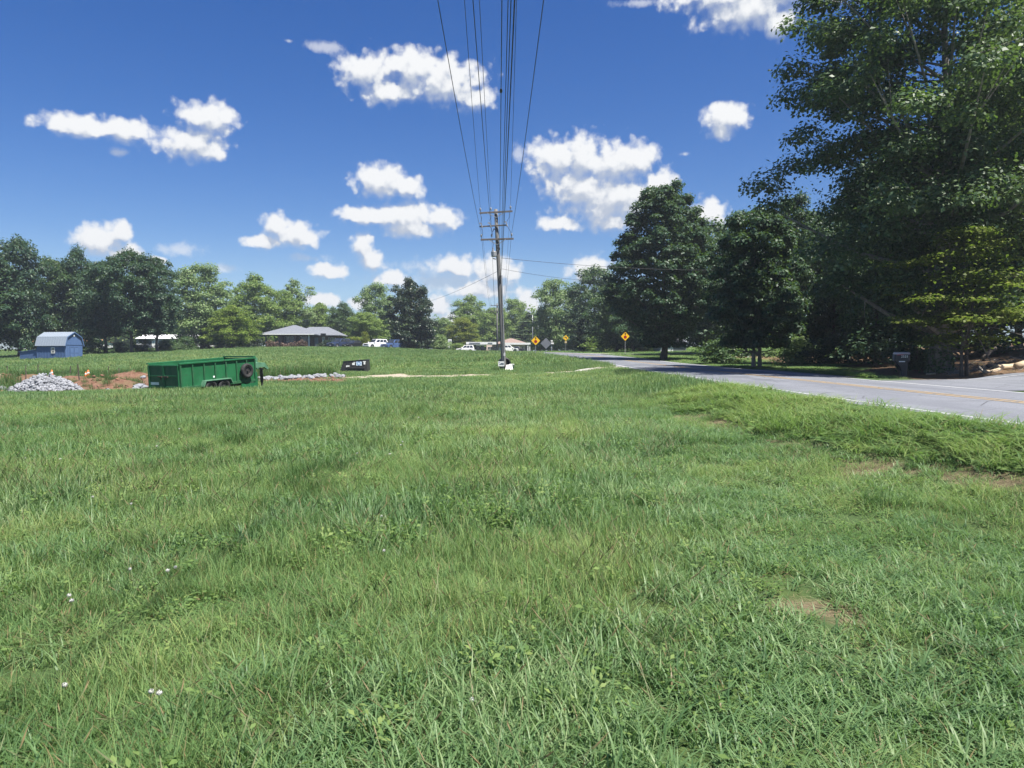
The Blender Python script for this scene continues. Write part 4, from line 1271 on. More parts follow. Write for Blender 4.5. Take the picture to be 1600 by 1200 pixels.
def build_car(name, label, px, d, py, rz, mat, L=4.6, Wd=1.85, kind='suv', scale=1.0):
    p = at(px, py, d)
    t = thing(name, label, "car", p, rz, "vehicles parked by the brick house")
    t.scale = (scale,) * 3
    h = {'suv': 1.72, 'sedan': 1.42, 'pickup': 1.78}[kind]
    wr = .36 if kind != 'sedan' else .32
    # side outline, x forward (nose at +L/2)
    n = L / 2
    belt = h * .60
    prof = [(-n, .42), (-n + .06, belt), (-n + .2, belt + .03)] + ([(n * .30, belt + .03)] if kind != 'sedan' else [(n * .25, belt)]) + [(n * .45, belt - .02), (n - .12, belt - .16), (n, belt - .32), (n, .32), (n - .1, .24)]
    fw, rw = n - .85, -n + .9
    for c in (fw, rw):
        prof += [(c + wr + .08, .24)] + [(c + (wr + .08) * math.cos(a), .30 + (wr + .08) * math.sin(a)) for a in np.linspace(.1, math.pi - .1, 7)] + [(c - wr - .08, .24)]
    prof += [(-n + .08, .28)]
    b = MB().prism(prof, 'y', -Wd / 2, Wd / 2).build("body", mat, t, bevel=.05)
    # cabin, narrower at the top
    if kind == 'suv':
        lo, hi = [(-n + .05, belt), (n * .42, belt)], [(-n + .28, h), (n * .08, h)]
    elif kind == 'sedan':
        lo, hi = [(-n + .75, belt), (n * .40, belt)], [(-n + 1.3, h), (n * .02, h)]
    else:
        lo, hi = [(-n * .28, belt), (n * .45, belt)], [(-n * .2, h), (n * .16, h)]
    y0, y1 = Wd / 2 - .04, Wd / 2 - .22
    cb = MB().hexa([(lo[0][0], -y0, belt), (lo[1][0], -y0, belt), (lo[1][0], y0, belt), (lo[0][0], y0, belt), (hi[0][0], -y1, h), (hi[1][0], -y1, h), (hi[1][0], y1, h), (hi[0][0], y1, h)]).build("cabin", mat, t, bevel=.06)

    def lerp(a, b, f): return tuple(x + (y - x) * f for x, y in zip(a, b))

    def pane(nm, q, nrm):
        nrm = Vector(nrm).normalized()
        MB().hexa([Vector(v) + nrm * .005 for v in q] + [Vector(v) + nrm * .02 for v in q]).build(nm, M['glass'], cb)

    def sub(q, u0, u1, v0, v1):
        g_ = lambda u, v: lerp(lerp(q[0], q[1], u), lerp(q[3], q[2], u), v)
        return [g_(u0, v0), g_(u1, v0), g_(u1, v1), g_(u0, v1)]
    F4 = [(lo[1][0], -y0, belt), (lo[1][0], y0, belt), (hi[1][0], y1, h), (hi[1][0], -y1, h)]
    B4 = [(lo[0][0], y0, belt), (lo[0][0], -y0, belt), (hi[0][0], -y1, h), (hi[0][0], y1, h)]
    S4 = [(lo[0][0], -y0, belt), (lo[1][0], -y0, belt), (hi[1][0], -y1, h), (hi[0][0], -y1, h)]
    T4 = [(x, -y, z) for x, y, z in S4]
    pane("windscreen", sub(F4, .06, .94, .1, .9), (1, 0, .7))
    pane("rear_window", sub(B4, .1, .9, .15, .85), (-1, 0, .5))
    for Q, s in ((S4, -1), (T4, 1)):
        for u0, u1 in ((.08, .34), (.38, .62), (.66, .92)) if kind == 'suv' else ((.1, .48), (.53, .9)):
            pane("side_window", sub(Q, u0, u1, .12, .86), (0, s, .3))
    for y in (-1, 1):
        MB().box(n - .06, n + .02, y * (Wd / 2 - .48) - .2, y * (Wd / 2 - .48) + .2, belt - .36, belt - .20).build("headlight", M['porcelain'], t, bevel=.02)
        MB().box(n * .36, n * .44, y * (Wd / 2 + .09) - .09, y * (Wd / 2 + .09) + .09, belt + .02, belt + .18).build("mirror", mat, t, bevel=.02)
        for c in (fw, rw):
            wheel_parts(t, (c, y * (Wd / 2 - .12), wr), (0, y, 0), wr, .22, M['galv'])
    MB().box(n - .03, n + .03, -.42, .42, belt - .44, belt - .22).build("grille", M['sign_black'], t, bevel=.01)
    MB().box(n - .05, n + .07, -Wd / 2 + .06, Wd / 2 - .06, .34, .52).build("bumper", mat if kind != 'pickup' else M['galv'], t, bevel=.03)
    MB().box(n + .072, n + .085, -.16, .16, .38, .50).build("licence_plate", M['white'], t)
    return t


def build_cars():
    face = lambda px, a: R(-90 - a)
    build_car("parked_suv", "dark blue vehicle parked nearest to the brick house", 530, 146, 541, R(-118), paint('dark_blue_paint', (.028, .042, .085)), 4.9, 1.95)
    build_car("parked_sedan", "low black sedan parked between the dark blue vehicle and the thin pale shrub", 553, 146, 541, R(-122), paint('black_paint', (.012, .013, .016)), 4.6, 1.8, 'sedan')
    build_car("parked_suv", "white parked car right of the thin pale shrub", 587, 146, 541, R(-132), paint('white_car_paint', (.72, .73, .74)), 4.7, 1.9)
    build_car("parked_pickup", "blue vehicle parked next to the dark magnolia", 614, 147, 541, R(-122), paint('blue_paint', (.06, .10, .22)), 5.0, 1.95, 'suv')


build_cars()


# ------------------------------------------------------------------ filling station
def build_station():
    d = 190.0
    k = d / FPX
    X = lambda px: (px - 780) * k
    zb = P(780, 548, d)[2] - .3
    zpx = lambda py: P(780, py, d)[2] - zb
    cream = pmat('cream_stucco', (0.62, 0.50, 0.42), (0.70, 0.58, 0.50), 2, .85)
    tan = pmat('tan_roof_shingles', (0.20, 0.145, 0.12), (0.26, 0.19, 0.16), 4, .9)
    c0 = P(780, 556, d)
    t = thing("filling_station", "low cream building with a tan hip roof beyond the utility pole", "shop building", (c0[0], d, zb), 0)
    w = MB().box(X(786), X(825), 0, 9, -.8, zpx(538)).box(X(760), X(786), 1.0, 9, -.8, zpx(539))
    w.build("wall", cream, t)
    r_ = MB()
    hip(r_, X(770), X(827), -.8, 10, zpx(537), zpx(528) - zpx(537), 'x', 4.2)
    r_.build("roof", tan, t)
    MB().box(X(783), X(829), -1.4, -.2, zpx(538.6), zpx(535.6)).build("fascia", M['white'], t)
    MB().box(X(824), X(825.4), -1.3, -1.1, -.8, zpx(538.6)).build("post", M['white'], t)
    MB().box(X(827), X(828.2), -1.3, -1.1, -.8, zpx(538.6)).build("post", M['white'], t)
    window(t, X(788), X(792), -.0, zpx(546), zpx(540), bars=0)
    window(t, X(815.5), X(818), -.0, zpx(547), zpx(541.5), bars=0)
    window(t, X(762), X(769), 1.0, zpx(546), zpx(541.5), bars=1)
    MB().box(X(771), X(775), .93, .99, -.6, zpx(542)).build("door", M['glass'], t)
    MB().box(X(821), X(823), -.07, -.004, -.6, zpx(539.5)).build("door", M['glass'], t)
    # canopy over the pumps
    c = thing("station_canopy", "flat white canopy on posts left of the cream building", "canopy", (c0[0], d - 6, zb), 0)
    kk = (d - 6) / d
    X2 = lambda px: (px - 780) * k * kk
    z = lambda py: P(780, py, d - 6)[2] - zb
    MB().box(X2(729), X2(776), 0, 6, z(538.2), z(534.3)).build("canopy_roof", M['white'], c)
    MB().box(X2(734), X2(751), -.05, -.004, z(537), z(535.4)).build("sign_band", M['sign_back'], c)
    MB().box(X2(763), X2(770), -.05, -.004, z(536.8), z(535.4)).build("sign_band", M['sign_back'], c)
    for px in (732.5, 734.5, 746.5, 753.6):
        MB().box(X2(px - .5), X2(px + .5), 2, 2.3, -1, z(538.2)).build("post", M['white'] if px > 740 else M['rust'], c)
    for px in (747, 754):
        g = thing("fuel_pump", f"dark fuel pump under the {'left' if px < 750 else 'right'} bay of the white canopy", "fuel pump", (P(px, 556, d - 5)[0], d - 5, zb - .6), 0, "fuel pumps under the canopy")
        MB().box(-.45, .45, -.3, .3, 0, 2.0).build("cabinet", M['sign_black'], g, bevel=.04)
        MB().box(-.5, .5, -.35, .35, 2.0, 2.4).build("pump_head", M['white'], g, bevel=.04)
        MB().box(-.35, .35, -.34, -.305, 1.2, 1.8).build("display", M['glass'], g)
    for lb, px, dd, col, rz in (("white van-like car parked left of the station canopy", 727, d - 8, 'white', R(180)), ("dark vehicle in front of the cream building's wall", 805, d - 8, 'plastic', R(175)), ("white car parked in front of the cream building by the utility pole", 795, d - 9, 'white', R(10))):
        build_car("parked_car", lb, px, dd, 548, rz, M[col], 4.3, 1.8, 'suv' if px < 800 else 'sedan')['group'] = "vehicles at the filling station"
    s = thing("price_sign", "white upright price sign standing left of the filling station", "sign", (*P(703, 556, 186)[:2], tz(P(703, 556, 186)[0], 186)), 0)
    zt = P(703, 530, 186)[2] - s.location.z
    MB().box(-.42, .42, -.12, .12, zt - 2.6, zt).build("sign_panel", M['white'], s)
    MB().box(-.3, -.2, -.06, .06, -.4, zt - 2.6).build("post", M['galv'], s)
    MB().box(.2, .3, -.06, .06, -.4, zt - 2.6).build("post", M['galv'], s)
    MB().box(.02, .32, -.135, -.122, zt - 2.2, zt - 1.5).build("price_panel", M['sign_black'], s)
    MB().box(-.3, .3, -.135, -.122, zt - .55, zt - .35).build("price_panel", M['sign_back'], s)
    MB().box(-.3, .3, -.135, -.122, zt - 1.15, zt - .9).build("price_panel", M['sign_back'], s)


build_station()


# ------------------------------------------------------------------ pale buildings glimpsed behind the left wood and the cone tree
def shed_row(name, label, px0, px1, d, top, depth, col, roofcol, doors, cat="building"):
    k = d / FPX
    cx = (px0 + px1) / 2
    p = P(cx, 556, d)
    zb = tz(p[0], d) - .2
    zt = P(cx, top, d)[2] - zb
    w = (px1 - px0) * k / 2
    t = thing(name, label, cat, (p[0], d, zb), 0)
    MB().box(-w, w, 0, depth, -.5, zt * .72).build("wall", col, t)
    MB().prism([(-.4, zt * .70), (depth / 2, zt), (depth + .4, zt * .70), (depth / 2, zt - .15)], 'x', -w - .3, w + .3).build("roof", roofcol, t)
    for i in range(doors):
        x = -w + (i + .5) * 2 * w / doors
        dd = MB().box(x - .9, x + .9, -.05, -.004, -.3, zt * .55).build("door", M['sign_back'] if i % 2 else M['white'], t)
        MB().box(x + .6, x + .7, -.09, -.051, zt * .2, zt * .24).build("handle", M['black_metal'], dd)
    return t


def build_far_sheds():
    shed_row("storage_building", "long white building glimpsed between the trunks of the left wood, left of the brick house", 214, 318, 172, 522, 8, pmat('dull_white_siding', (.42, .42, .41), (.5, .5, .49), 2, .7), M['white'], 9)
    shed_row("storage_building", "white low building glimpsed behind the blue barn between dark trees", 30, 148, 176, 530, 8, M['white'], pmat('orange_tile_roof', (.45, .22, .10), (.55, .30, .15), 3, .8), 9)
    shed_row("storage_building", "pale grey shed half hidden behind the cone-shaped roadside tree", 1032, 1072, 112, 527, 6, pmat('pale_grey_siding', (.34, .38, .43), (.40, .44, .48), 2, .7, stretch=(1, 1, 12)), M['galv'], 2)


build_far_sheds()

# ------------------------------------------------------------------ utility poles and wires
POLE = 57.0
pb = at(787.5, 578, POLE)
def pp(px, py, dd=0.0):
    p = P(px, py, POLE + dd)
    return Vector(p)


def pin_insulator(px, py, parent, h=.30):
    """pin insulator standing on an arm; returns the wire seat"""
    b = pp(px, py)
    m = MB().cyl(b + Vector((0, -.07, -.02)), b + Vector((0, -.07, h * .4)), .018, n=6)
    m.tube([b + Vector((0, -.07, h * .35)), b + Vector((0, -.07, h * .45)), b + Vector((0, -.07, h * .6)), b + Vector((0, -.07, h * .75)), b + Vector((0, -.07, h))], [.03, .085, .05, .075, .04], 10)
    m.v = [tuple(Vector(v) - parent.location) for v in m.v]
    m.build("insulator", M['porcelain'], parent, True)
    return b + Vector((0, -.07, h))


def build_pole():
    t = thing("utility_pole", "tall leaning wooden utility pole with three crossarms at the gravel track", "utility pole", pb)
    o = lambda v: Vector(v) - pb
    top = pp(774.6, 327)
    base = pp(787.5, 578)
    def build(mb, nm, mt, par=t, smooth=False, bevel=0):
        mb.v = [tuple(Vector(v) - pb) for v in mb.v]
        return mb.build(nm, mt, par, smooth, bevel)
    pts = [base + Vector((.05, 0, -.6))] + [base.lerp(top, f) for f in (0, .2, .4, .6, .8, 1)]
    build(MB().tube(pts, [.19, .185, .175, .165, .15, .14, .125], 14), "pole", M['pole_wood'], smooth=True)
    seats = {}
    for nm, xa, ya, xb, yb, w in (("t", 749.2, 333, 800.8, 330), ("m", 749, 354, 792, 351.5), ("l", 751, 374.5, 802.6, 373)) and [("t", 749.2, 333, 800.8, 330, .12), ("m", 749, 354.2, 792.5, 351.6, .09), ("l", 751, 374.6, 802.6, 373, .13)]:
        a, b = pp(xa, ya, -.22), pp(xb, yb, -.22)
        build(MB().bar(a, b, .11, w), "crossarm", M['arm_wood'], bevel=.01)
        if nm != "m":
            c = a.lerp(b, .5)
            for f in (.24, .76):
                q = a.lerp(b, f)
                ctr = pp(775.5 if nm == "t" else 777, 340 if nm == "t" else 382.5, -.2)
                build(MB().bar(q + Vector((0, -.07, -.03)), ctr + Vector((0, -.02, 0)), .03, .045), "brace", M['galv'])
    for k, px, py in (("tl", 750.5, 331.5), ("tm", 766.8, 331), ("tr", 797.6, 328.5), ("ll", 752.2, 372.6), ("lm", 768.4, 372.2), ("lr", 799.4, 371)):
        seats[k] = pin_insulator(px, py, t)
    # cut-outs on the middle arm
    for px, py in ((751, 351.5), (764.6, 351), (790, 349.5)):
        a = pp(px - 2.8, py - 2.2, -.3)
        m = MB().bar(a, pp(px + .6, py - 2.6, -.3), .05).bar(pp(px + .4, py - 3.4, -.3), pp(px + 2, py + 3.6, -.3), .075).bar(pp(px - 2.2, py - 2.4, -.3), pp(px - .6, py - 4.0, -.3), .035).cyl(pp(px + 1.4, py + .5, -.3), pp(px + 2.6, py + 4.6, -.3), .05, n=8)
        build(m, "cutout_switch", M['porcelain'])
    build(MB().bar(pp(772.2, 356.5, -.2), pp(770, 362, -.2), .05).bar(pp(774.5, 358, -.2), pp(772, 358.6, -.2), .05), "jumper_bracket", M['black_metal'])
    # transformer can
    c0, c1 = pp(772.3, 401, -.36), pp(771.6, 393, -.36)
    build(MB().tube([c0, c0.lerp(c1, .06), c0.lerp(c1, .94), c1, c1 + Vector((0, 0, .03))], [.20, .21, .21, .2, .1], 16), "transformer", M['galv'], smooth=False)
    build(MB().tube([pp(770.2, 393, -.36), pp(770.2, 391.5, -.36), pp(770.2, 389.5, -.36), pp(770.2, 387, -.36)], [.04, .07, .05, .06], 8), "bushing", M['porcelain'])
    build(MB().bar(pp(770, 404, -.2), pp(775, 405, -.1), .06), "bracket", M['galv'])
    build(MB().cyl(pp(780.3, 386.8, -.2), pp(780.3, 390.5, -.2), .05, n=8), "clamp", M['black_metal'])
    build(MB().box(*sorted((pp(780.2, 0)[0], pp(783.2, 0)[0])), POLE - .28, POLE - .14, pp(0, 440)[2], pp(0, 431)[2]), "terminal_box", M['black_metal'], bevel=.01)
    build(MB().bar(pp(784.2, 430, -.18), pp(788.2, 574, -.2), .05), "conduit", M['galv'])
    build(MB().box(*sorted((pp(786.5, 0)[0], pp(789, 0)[0])), POLE - .215, POLE - .20, pp(0, 556)[2], pp(0, 551)[2]), "number_plate", M['white'])
    jm = MB()
    for a, b in (((750.6, 334), (751.4, 346)), ((752.6, 357), (752.4, 370)), ((766.4, 334), (764.4, 345)), ((767.6, 356), (768.4, 370)), ((796, 331.5), (791.8, 346)), ((793, 354), (799, 368)), ((768.6, 374), (770.2, 386))):
        p0, p1 = pp(*a, -.25), pp(*b, -.25)
        jm.tube([p0, p0.lerp(p1, .5) + Vector((.08, -.05, -.05)), p1], .014, 5)
    build(jm, "jumper_wires", M['wire'])
    return seats


SEAT = build_pole()
fx = P(776.8, 556, 142)[0]
fz = tz(fx, 142)
FAR_TOP = P(776.8, 474, 142)[2]


def build_far_pole():
    t = thing("utility_pole", "thin distant utility pole standing behind the near leaning pole", "utility pole", (fx, 142, fz))
    h = FAR_TOP - fz
    MB().tube([(0, 0, -.5), (0, 0, h)], [.17, .12], 10).build("pole", M['pole_wood'], t, True)
    MB().box(-1.2, 1.2, -.2, -.1, h - .5, h - .38).build("crossarm", M['arm_wood'], t)
    MB().box(-1.2, 1.2, -.2, -.1, h - 1.5, h - 1.38).build("crossarm", M['arm_wood'], t)
    for x in (-1.1, -.4, 1.1):
        for z in (h - .38, h - 1.38):
            MB().tube([(x, -.15, z), (x, -.15, z + .1), (x, -.15, z + .25)], [.03, .07, .03], 8).build("insulator", M['porcelain'], t)
    for px, top, d, lb in ((832, 492, 178, "slim pale light pole left of the road bend, behind the yellow sign"), (841.5, 505, 188, "shorter pale post between the yellow sign and the grey sign back")):
        x = P(px, 556, d)[0]
        z = tz(x, d)
        hh = P(px, top, d)[2] - z
        l = thing("light_pole", lb, "pole", (x, d, z), 0, "slim poles at the road bend")
        MB().tube([(0, 0, -.4), (0, 0, hh)], [.11, .08], 8).build("post", M['galv'], l, True)
        MB().bar((0, 0, hh - .1), (-.9, -.2, hh + .1), .06).box(-1.2, -.75, -.32, -.1, hh + .05, hh + .15).build("lamp_arm", M['galv'], l)


build_far_pole()


def sag_span(a, b, sag, n=36):
    a, b = Vector(a), Vector(b)
    return [a.lerp(b, i / n) - Vector((0, 0, sag * 4 * (i / n) * (1 - i / n))) for i in range(n + 1)]


def wire(label, a, topx, rad, far=None, sag=1.0, nm="power_line", mt='wire', near_h=None, back=-22.0):
    """from a pole seat back over the photographer's head (through topx at the upper edge), and on to the far pole"""
    a = Vector(a)
    tanv = (P(800, 0, 100)[2] - EYE) / 100
    d0 = back
    # find the depth where this span crosses the upper edge, then the sideways place there
    zb = a.z if near_h is None else near_h
    lo, hi = 1.0, POLE
    for _ in range(50):
        mid = (lo + hi) / 2
        f = (mid - d0) / (a.y - d0)
        z = zb + (a.z - zb) * f - sag * 4 * f * (1 - f)
        if z - EYE > tanv * mid: lo = mid
        else: hi = mid
    x_at = (topx - 800) / FPX * lo
    slope = (a.x - x_at) / (a.y - lo)
    b = Vector((a.x + slope * (d0 - a.y), d0, zb))
    mb = MB().tube(sag_span(a, b, sag), rad, 6)
    if far is not None:
        mb.tube(sag_span(a, far, sag * 1.1), rad, 5)
    o = mb.build(nm, M[mt], None, True)
    tag(o, label, "power line", "overhead lines on the utility pole")
    return lo, b


def build_wires():
    f = lambda dx, dz: Vector((fx + dx, 142 - .15, FAR_TOP + dz))
    wire("power wire furthest left at the sky's top, tied to the lower crossarm's left end", SEAT['ll'], 686, .011, f(-1.1, -1.2))
    wire("wire second from left at the sky's top, on the top crossarm's left tip", SEAT['tl'], 727, .009, f(-1.1, -.2))
    wire("wire third from left at the sky's top, on the lower crossarm's inner insulator", SEAT['lm'], 740, .011, f(-.4, -1.2))
    wire("wire fourth from left at the sky's top, on the top crossarm's inner insulator", SEAT['tm'], 750, .009, f(-.4, -.2))
    lo, b = wire("single wire with a dark splice, left beside the thick cables", pp(780.4, 388, -.2), 784.5, .010, f(.1, -2.2), sag=1.1)
    wire("left one of the three thick dark cables overhead", pp(781.6, 433, -.22), 794, .0065, f(.15, -3.3), sag=1.0, nm="telephone_cable")
    wire("middle one of the three thick dark cables overhead", pp(782.4, 436, -.22), 798.5, .007, f(.2, -3.5), sag=1.0, nm="telephone_cable")
    wire("thickest right-hand dark cable overhead", pp(783.2, 425, -.22), 804, .011, f(.25, -3.2), sag=1.15, nm="telephone_cable")
    wire("thin wire close right of the thick cables, on the top crossarm's right end", SEAT['tr'], 807, .009, f(1.1, -.2))
    wire("wire furthest right at the sky's top, on the lower crossarm's right end", SEAT['lr'], 848.5, .011, f(1.1, -1.2))
    # splice
    s0 = pp(780.4, 388, -.2)
    a, bb = s0, b
    for i in range(200):
        ff = i / 200
        p = a.lerp(bb, ff) - Vector((0, 0, 1.1 * 4 * ff * (1 - ff)))
        py = 600 - FPX * math.tan(math.atan2(p.z - EYE, p.y) + TH)
        if py < 150:
            q = a.lerp(bb, ff + .004) - Vector((0, 0, 1.1 * 4 * (ff + .004) * (1 - ff - .004)))
            tag(MB().tube([p, p.lerp(q, .3), p.lerp(q, .7), q], [.015, .035, .035, .015], 8).build("wire_splice", M['wire'], None, True), "small dark splice sleeve on the single overhead wire", "wire splice")
            break
    for lb, p0, p1, sg, rad in (("thin service cable running right from the pole across the road", pp(783, 403, -.1), P(1330, 413, 70), .7, .014),
                                ("lower thin service cable running right from the pole to the tree row", pp(784, 420, -.1), P(1010, 437, 92), .5, .012),
                                ("faint cable running left and down from the pole towards the magnolia", pp(783, 421, -.1), P(630, 476, 150), .8, .012)):
        tag(MB().tube(sag_span(p0, p1, sg), rad, 5).build("service_cable", M['wire'], None, True), lb, "power line", "overhead lines on the utility pole")


build_wires()


# ------------------------------------------------------------------ road signs
def diamond(half, y0, y1, r=.06):
    pts = []
    for k in range(4):
        a = k * math.pi / 2
        c = (math.cos(a) * (half - r * 1.4), math.sin(a) * (half - r * 1.4))
        for da in (-.6, 0, .6):
            pts.append((c[0] + math.cos(a + da) * r * 1.2, c[1] + math.sin(a + da) * r * 1.2))
    return pts


def sign_post(t, h):
    MB().box(-.03, .03, .02, .06, -.4, h).build("post", M['galv'], t)


def shift(poly, dz, dx=0, s=1.0):
    return [(x * s + dx, z * s + dz) for x, z in poly]


def build_signs():
    octa = [(math.cos(R(22.5 + 45 * k)), math.sin(R(22.5 + 45 * k))) for k in range(8)]
    arrow = [(-.05, -.14), (.05, -.14), (.05, .02), (.13, .02), (0, .17), (-.13, .02), (-.05, .02)]
    for lb, px, py, d, bp in (("yellow diamond stop ahead sign on the left verge by the filling station", 837, 532.3, 98, 553), ("yellow diamond stop ahead sign on the right verge before the tree row", 977, 525.5, 100, 551)):
        p = P(px, py, d)
        g = tz(p[0], d)
        t = thing("stop_ahead_sign", lb, "road sign", (p[0], d, g), R(3), "yellow stop ahead signs")
        h = p[2] - g
        sign_post(t, h + .4)
        MB().prism(shift(diamond(.56, 0, 0), h), 'y', -.012, .012).build("sign_panel", M['sign_yellow'], t)
        MB().prism(shift(octa, h - .10, 0, .205), 'y', -.022, -.016).build("octagon", M['sign_red'], t)
        MB().prism(shift(arrow, h + .30), 'y', -.022, -.016).build("arrow", M['sign_black'], t)
    p = P(884, 528, 146)
    g = tz(p[0], 146)
    t = thing("turn_sign", "small yellow diamond left turn sign with a plate below, at the lawn", "road sign", (p[0], 146, g), 0)
    h = p[2] - g
    sign_post(t, h + .4)
    MB().prism(shift(diamond(.54, 0, 0), h), 'y', -.012, .012).build("sign_panel", M['sign_yellow'], t)
    MB().prism(shift([(.10, -.24), (.20, -.24), (.20, .12), (.14, .18), (-.08, .18), (-.08, .27), (-.27, .12), (-.08, -.03), (-.08, .07), (.10, .07)], h), 'y', -.022, -.016).build("arrow", M['sign_black'], t)
    MB().box(-.20, .20, -.012, .012, h - .98, h - .62).build("speed_plate", pmat('faded_yellow_plate', (.52, .40, .22), (.46, .36, .2), 3, .5), t)
    p = P(853, 536.5, 87)
    g = tz(p[0], 87)
    t = thing("sign_back", "grey back of a diamond road sign on a post at the left verge", "road sign", (p[0], 87, g), R(8))
    h = p[2] - g
    sign_post(t, h + .3)
    MB().prism(shift(diamond(.62, 0, 0, .04), h), 'y', -.06, -.035).build("sign_panel", M['sign_back'], t)
    p = P(862, 537, 160)
    g = tz(p[0], 160)
    t = thing("mailbox_post", "little white post box at the road bend right of the grey sign back", "mailbox", (p[0], 160, g))
    h = p[2] - g
    MB().box(-.1, .1, -.1, .1, -.3, h - .35).build("post", M['white'], t)
    MB().box(-.42, .42, -.3, .3, h - .15, h + .2).build("box", M['white'], t, bevel=.05)
    MB().box(-.22, .22, -.2, .2, h + .42, h + .7).build("paper_box", M['white'], t, bevel=.03)
    MB().box(-.05, .05, -.05, .05, h + .2, h + .42).build("stem", M['white'], t)


build_signs()


# ------------------------------------------------------------------ the mailbox across the road
def build_mailbox():
    p = at(1409, 591.5, 33.6)
    s0, rz0 = path_dist(RC, p[0], p[1])
    t = thing("mailbox", "dark moulded pedestal mailbox with white house number across the road", "mailbox", p, R(-12))
    k = 33.6 / FPX
    hh = 1.13
    # pedestal: a tapering column widening into the box, side face towards the road
    def loft(levels):
        mb = MB()
        for z, x0, x1, y0, y1 in levels:
            pass
        vs, fs = [], []
        for z, x0, x1, y0, y1 in levels:
            c = .04
            vs += [(x0 + c, y0, z), (x1 - c, y0, z), (x1, y0 + c, z), (x1, y1 - c, z), (x1 - c, y1, z), (x0 + c, y1, z), (x0, y1 - c, z), (x0, y0 + c, z)]
        for i in range(len(levels) - 1):
            for j in range(8):
                fs.append((i * 8 + j, i * 8 + (j + 1) % 8, i * 8 + 8 + (j + 1) % 8, i * 8 + 8 + j))
        fs += [tuple(range(8))[::-1], tuple(range(len(vs) - 8, len(vs)))]
        return MB().add(vs, fs)
    loft([(-.12, -.06, .20, -.11, .13), (.30, -.06, .20, -.11, .13), (.46, -.13, .21, -.115, .14), (.62, -.24, .235, -.12, .16), (.70, -.29, .26, -.13, .18)]).build("pedestal", M['plastic'], t)
    body = loft([(.70, -.31, .25, -.13, .19), (.74, -.33, .29, -.14, .2), (1.02, -.33, .29, -.14, .2)]).build("box", M['plastic'], t)
    vs, fs, n = [], [], 9
    lid = MB()
    pts = [(-.17 + .40 * i / (n - 1), 1.022 + .10 * math.sin(math.pi * i / (n - 1)) ** .7) for i in range(n)]
    lid.prism([(y, z) for y, z in pts], 'x', -.335, .292)
    lid.build("lid", pmat('painted_sunlit_lid', (.46, .38, .36), (.60, .50, .48), 3, .4), t, bevel=.01)  # pale pinkish tone puts the sunlight on the lid into its colour
    MB().box(-.358, -.331, -.08, .14, .74, 1.0).build("door", pmat('grey_door', (.10, .105, .11), (.14, .145, .15), 4, .5), t, bevel=.01)
    MB().box(-.25, .02, -.162, -.152, .985, 1.03).build("flag", M['sign_red'], t)
    MB().box(-.16, .08, -.152, -.142, .69, .73).build("name_plate", M['white'], t)
    cu = bpy.data.curves.new("house_number_text", 'FONT')
    cu.body = "2521"
    cu.size = .15
    cu.extrude = .004
    cu.align_x = 'CENTER'
    tmp = bpy.data.objects.new("house_number_text", cu)
    COL.objects.link(tmp)
    bpy.context.view_layer.update()
    me = bpy.data.meshes.new_from_object(tmp.evaluated_get(bpy.context.evaluated_depsgraph_get()))
    bpy.data.objects.remove(tmp)
    me.materials.clear()
    o = link("house_number", me, M['white'], t)
    o.location = (.06, -.147, .88)
    o.rotation_euler = (math.pi / 2, 0, 0)
    # a dark stone beside its foot
    return p


MBX = build_mailbox()


# ------------------------------------------------------------------ rocks, gravel pile, stakes, cones, signs at the pole, brush
def rock_mesh(seed, n=0):
    r = np.random.default_rng(seed)
    bm = bmesh.new()
    bmesh.ops.create_icosphere(bm, subdivisions=2 if n else 1, radius=.5)
    pl = [(Vector(r.normal(size=3)).normalized(), r.uniform(.24, .42)) for _ in range(7)]
    for v in bm.verts:
        v.co *= 1 + r.normal() * .06
        for nn, dd in pl:
            e = v.co.dot(nn) - dd
            if e > 0: v.co -= nn * e
    me = bpy.data.meshes.new("rock")
    bm.to_mesh(me)
    bm.free()
    return me


